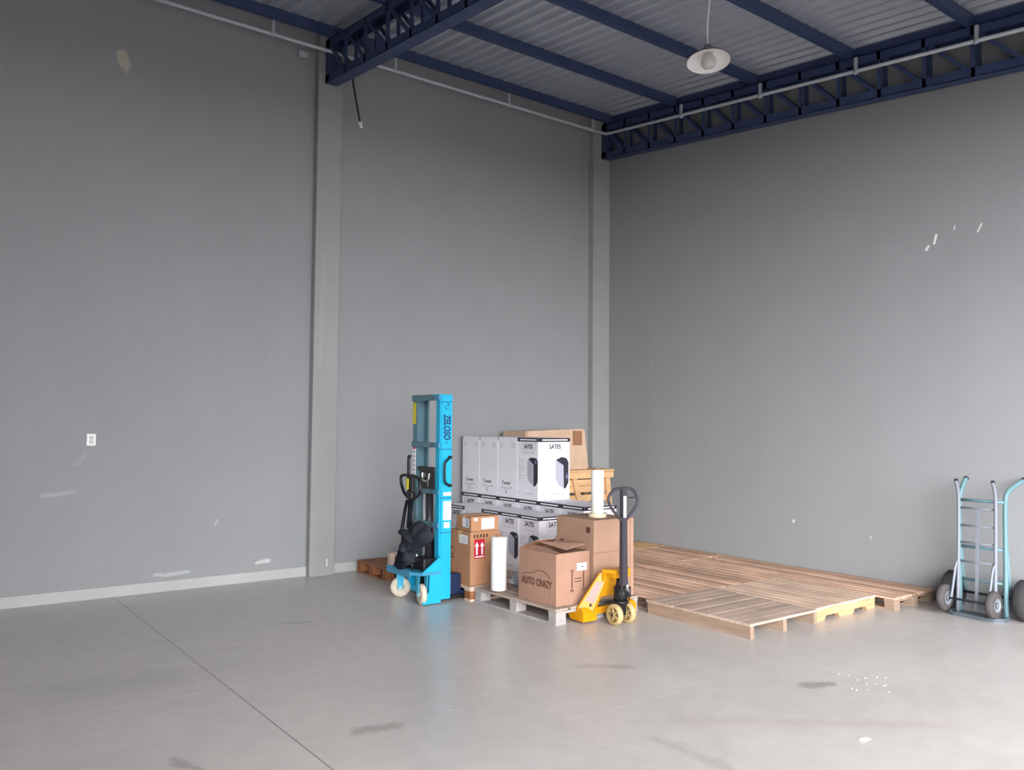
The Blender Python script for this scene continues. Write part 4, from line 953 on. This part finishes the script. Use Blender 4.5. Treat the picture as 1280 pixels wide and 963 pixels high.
# silver one standing on the plate, wheels towards the room
OX, OY = 7.42, 3.28
t = thing('hand_truck', 'silver hand truck with small grey wheels leaning before the teal one', 'hand truck', (OX, OY, 0.016))
def W(x_, y_, z_): return (x_ - OX, y_ - OY, z_ - 0.016)
YA, YB = 3.405, 3.105
mb = MB()
for y_ in (YA, YB):
    mb.tube(smooth_path([W(7.40, y_ - 0.0, 0.032), W(7.435, y_, 0.55), W(7.455, y_, 1.0), W(7.44, y_, 1.08), W(7.405, y_, 1.15)], 1), 0.015, TRUCKG, 12)
fr = mb.build('frame', t)
for z_ in (0.915, 0.765, 0.62, 0.46):
    mb = MB(); x_ = 7.40 + 0.035 * z_ / 0.55 + 0.012; mb.tube([W(x_, YA, z_), W(x_, YB, z_)], 0.009, TRUCKG, 8); mb.build('crossbar', t)
mb = MB(); mb.box(W(7.405, 3.247, 0.06), W(7.412, 3.272, 0.12), TRUCKG); mb.loft([W(7.41, 3.245, 0.05), W(7.418, 3.245, 0.05), W(7.418, 3.27, 0.05), W(7.41, 3.27, 0.05)], [W(7.468, 3.245, 0.92), W(7.476, 3.245, 0.92), W(7.476, 3.27, 0.92), W(7.468, 3.27, 0.92)], TRUCKG); mb.build('spine', t)
for y_ in (YA, YB):
    mb = MB(); mb.tube(smooth_path([W(7.435, y_, 0.46), W(7.40, y_ + 0.01, 0.44), W(7.37, y_ + 0.015, 0.3), W(7.32, y_ + 0.02, 0.13)], 1), 0.011, TRUCKG, 8); mb.build('brace', t)
    mb = MB(); mb.tube([W(7.413, y_, 1.14), W(7.404, y_, 1.16)], 0.0165, DARKM, 10); mb.build('grip', t)
mb = MB(); mb.box(W(7.395, 3.09, 0.017), W(7.60 - 0.09, 3.42, 0.027), TRUCKP, 0.003); mb.build('nose_plate', t)
mb = MB(); mb.cyl(W(7.32, 3.05, 0.148), W(7.32, 3.48, 0.148), 0.009, DARKM, 10); mb.build('axle', t)
for y_ in (3.475, 3.08):
    mb = MB(); wheel(mb, W(7.32, y_, 0.148), (0, 1, 0), 0.112, 0.055, RUBBER, RUBBER, 0.55, 30); wo = mb.build('tyre', t)
    mb = MB(); q = Matrix.Rotation(R(90), 4, 'X'); q.translation = Vector(W(7.32, y_, 0.148)); mb.lathe([(0, 0.034), (0.02, 0.034), (0.024, 0.018), (0.052, 0.018), (0.061, 0.03)], TRUCKG, 20, q); mb.build('hub', wo)

# ================================================================== BITS ON THE FLOOR
mb = MB(); mb.prism([(-0.035, -0.01, 0.0005), (0.03, -0.018, 0.0005), (0.036, 0.004, 0.0005), (0.0, 0.016, 0.0005), (-0.03, 0.012, 0.0005)], (0, 0, 0.004), LABEL)
tag(mb.build('paper_scrap', loc=(4.056, 2.344, 0)), 'white scrap of paper on the floor at the lower right', 'paper')
mb = MB(); rr = random.Random(3)
for k in range(14):
    x_, y_ = 4.95 + rr.gauss(0, 0.11), 2.82 + rr.gauss(0, 0.07); s_ = rr.uniform(0.002, 0.007)
    mb.prism([(x_ - s_, y_ - s_ * 0.6, 0.0004), (x_ + s_, y_ - s_ * 0.4, 0.0004), (x_ + s_ * 0.5, y_ + s_ * 0.7, 0.0004), (x_ - s_ * 0.7, y_ + s_ * 0.5, 0.0004)], (0, 0, 0.003), LABEL)
o = mb.build('debris'); o['kind'] = 'stuff'; tag(o, 'scattered white crumbs on the concrete floor at the right', 'debris')

# ================================================================== LIGHT
w = bpy.data.worlds.new('world'); SC.world = w; w.use_nodes = True
wt = w.node_tree; bg = wt.nodes['Background']
# bright hazy sky, brightest around the veiled sun to the south west of the gate
SKY_BASE, SKY_GLOW, SKY_POW, SKY_DIR = 5.0, 18.6, 4.0, Vector((-0.70, -0.70, 0.08)).normalized()
tcw = N(wt, 'ShaderNodeTexCoord')
dt = N(wt, 'ShaderNodeVectorMath', operation='DOT_PRODUCT'); L(wt, tcw.outputs['Generated'], dt.inputs[0]); dt.inputs[1].default_value = SKY_DIR
mxx = N(wt, 'ShaderNodeMath', operation='MAXIMUM'); L(wt, dt.outputs['Value'], mxx.inputs[0]); mxx.inputs[1].default_value = 0
pw = N(wt, 'ShaderNodeMath', operation='POWER'); L(wt, mxx.outputs[0], pw.inputs[0]); pw.inputs[1].default_value = SKY_POW
ma = N(wt, 'ShaderNodeMath', operation='MULTIPLY_ADD'); L(wt, pw.outputs[0], ma.inputs[0]); ma.inputs[1].default_value = SKY_GLOW; ma.inputs[2].default_value = SKY_BASE
L(wt, ma.outputs[0], bg.inputs['Strength']); bg.inputs['Color'].default_value = (0.985, 0.985, 1.0, 1)
pl = bpy.data.lights.new('gate_portal', 'AREA'); pl.shape = 'RECTANGLE'; pl.size = GX1 - GX0; pl.size_y = GZ
pl.cycles.is_portal = True
po = bpy.data.objects.new('gate_portal', pl); COL.objects.link(po)
po.location = ((GX0 + GX1) / 2, YG - 0.1, GZ / 2); po.rotation_euler = (R(90), 0, 0)
SC.cycles.use_denoising = True
SC.cycles.max_bounces = 10; SC.cycles.diffuse_bounces = 8
SC.view_settings.view_transform = 'Standard'; SC.view_settings.look = 'None'
SC.view_settings.gamma = 1.0; SC.view_settings.use_curve_mapping = False
SC.view_settings.exposure = 0.0
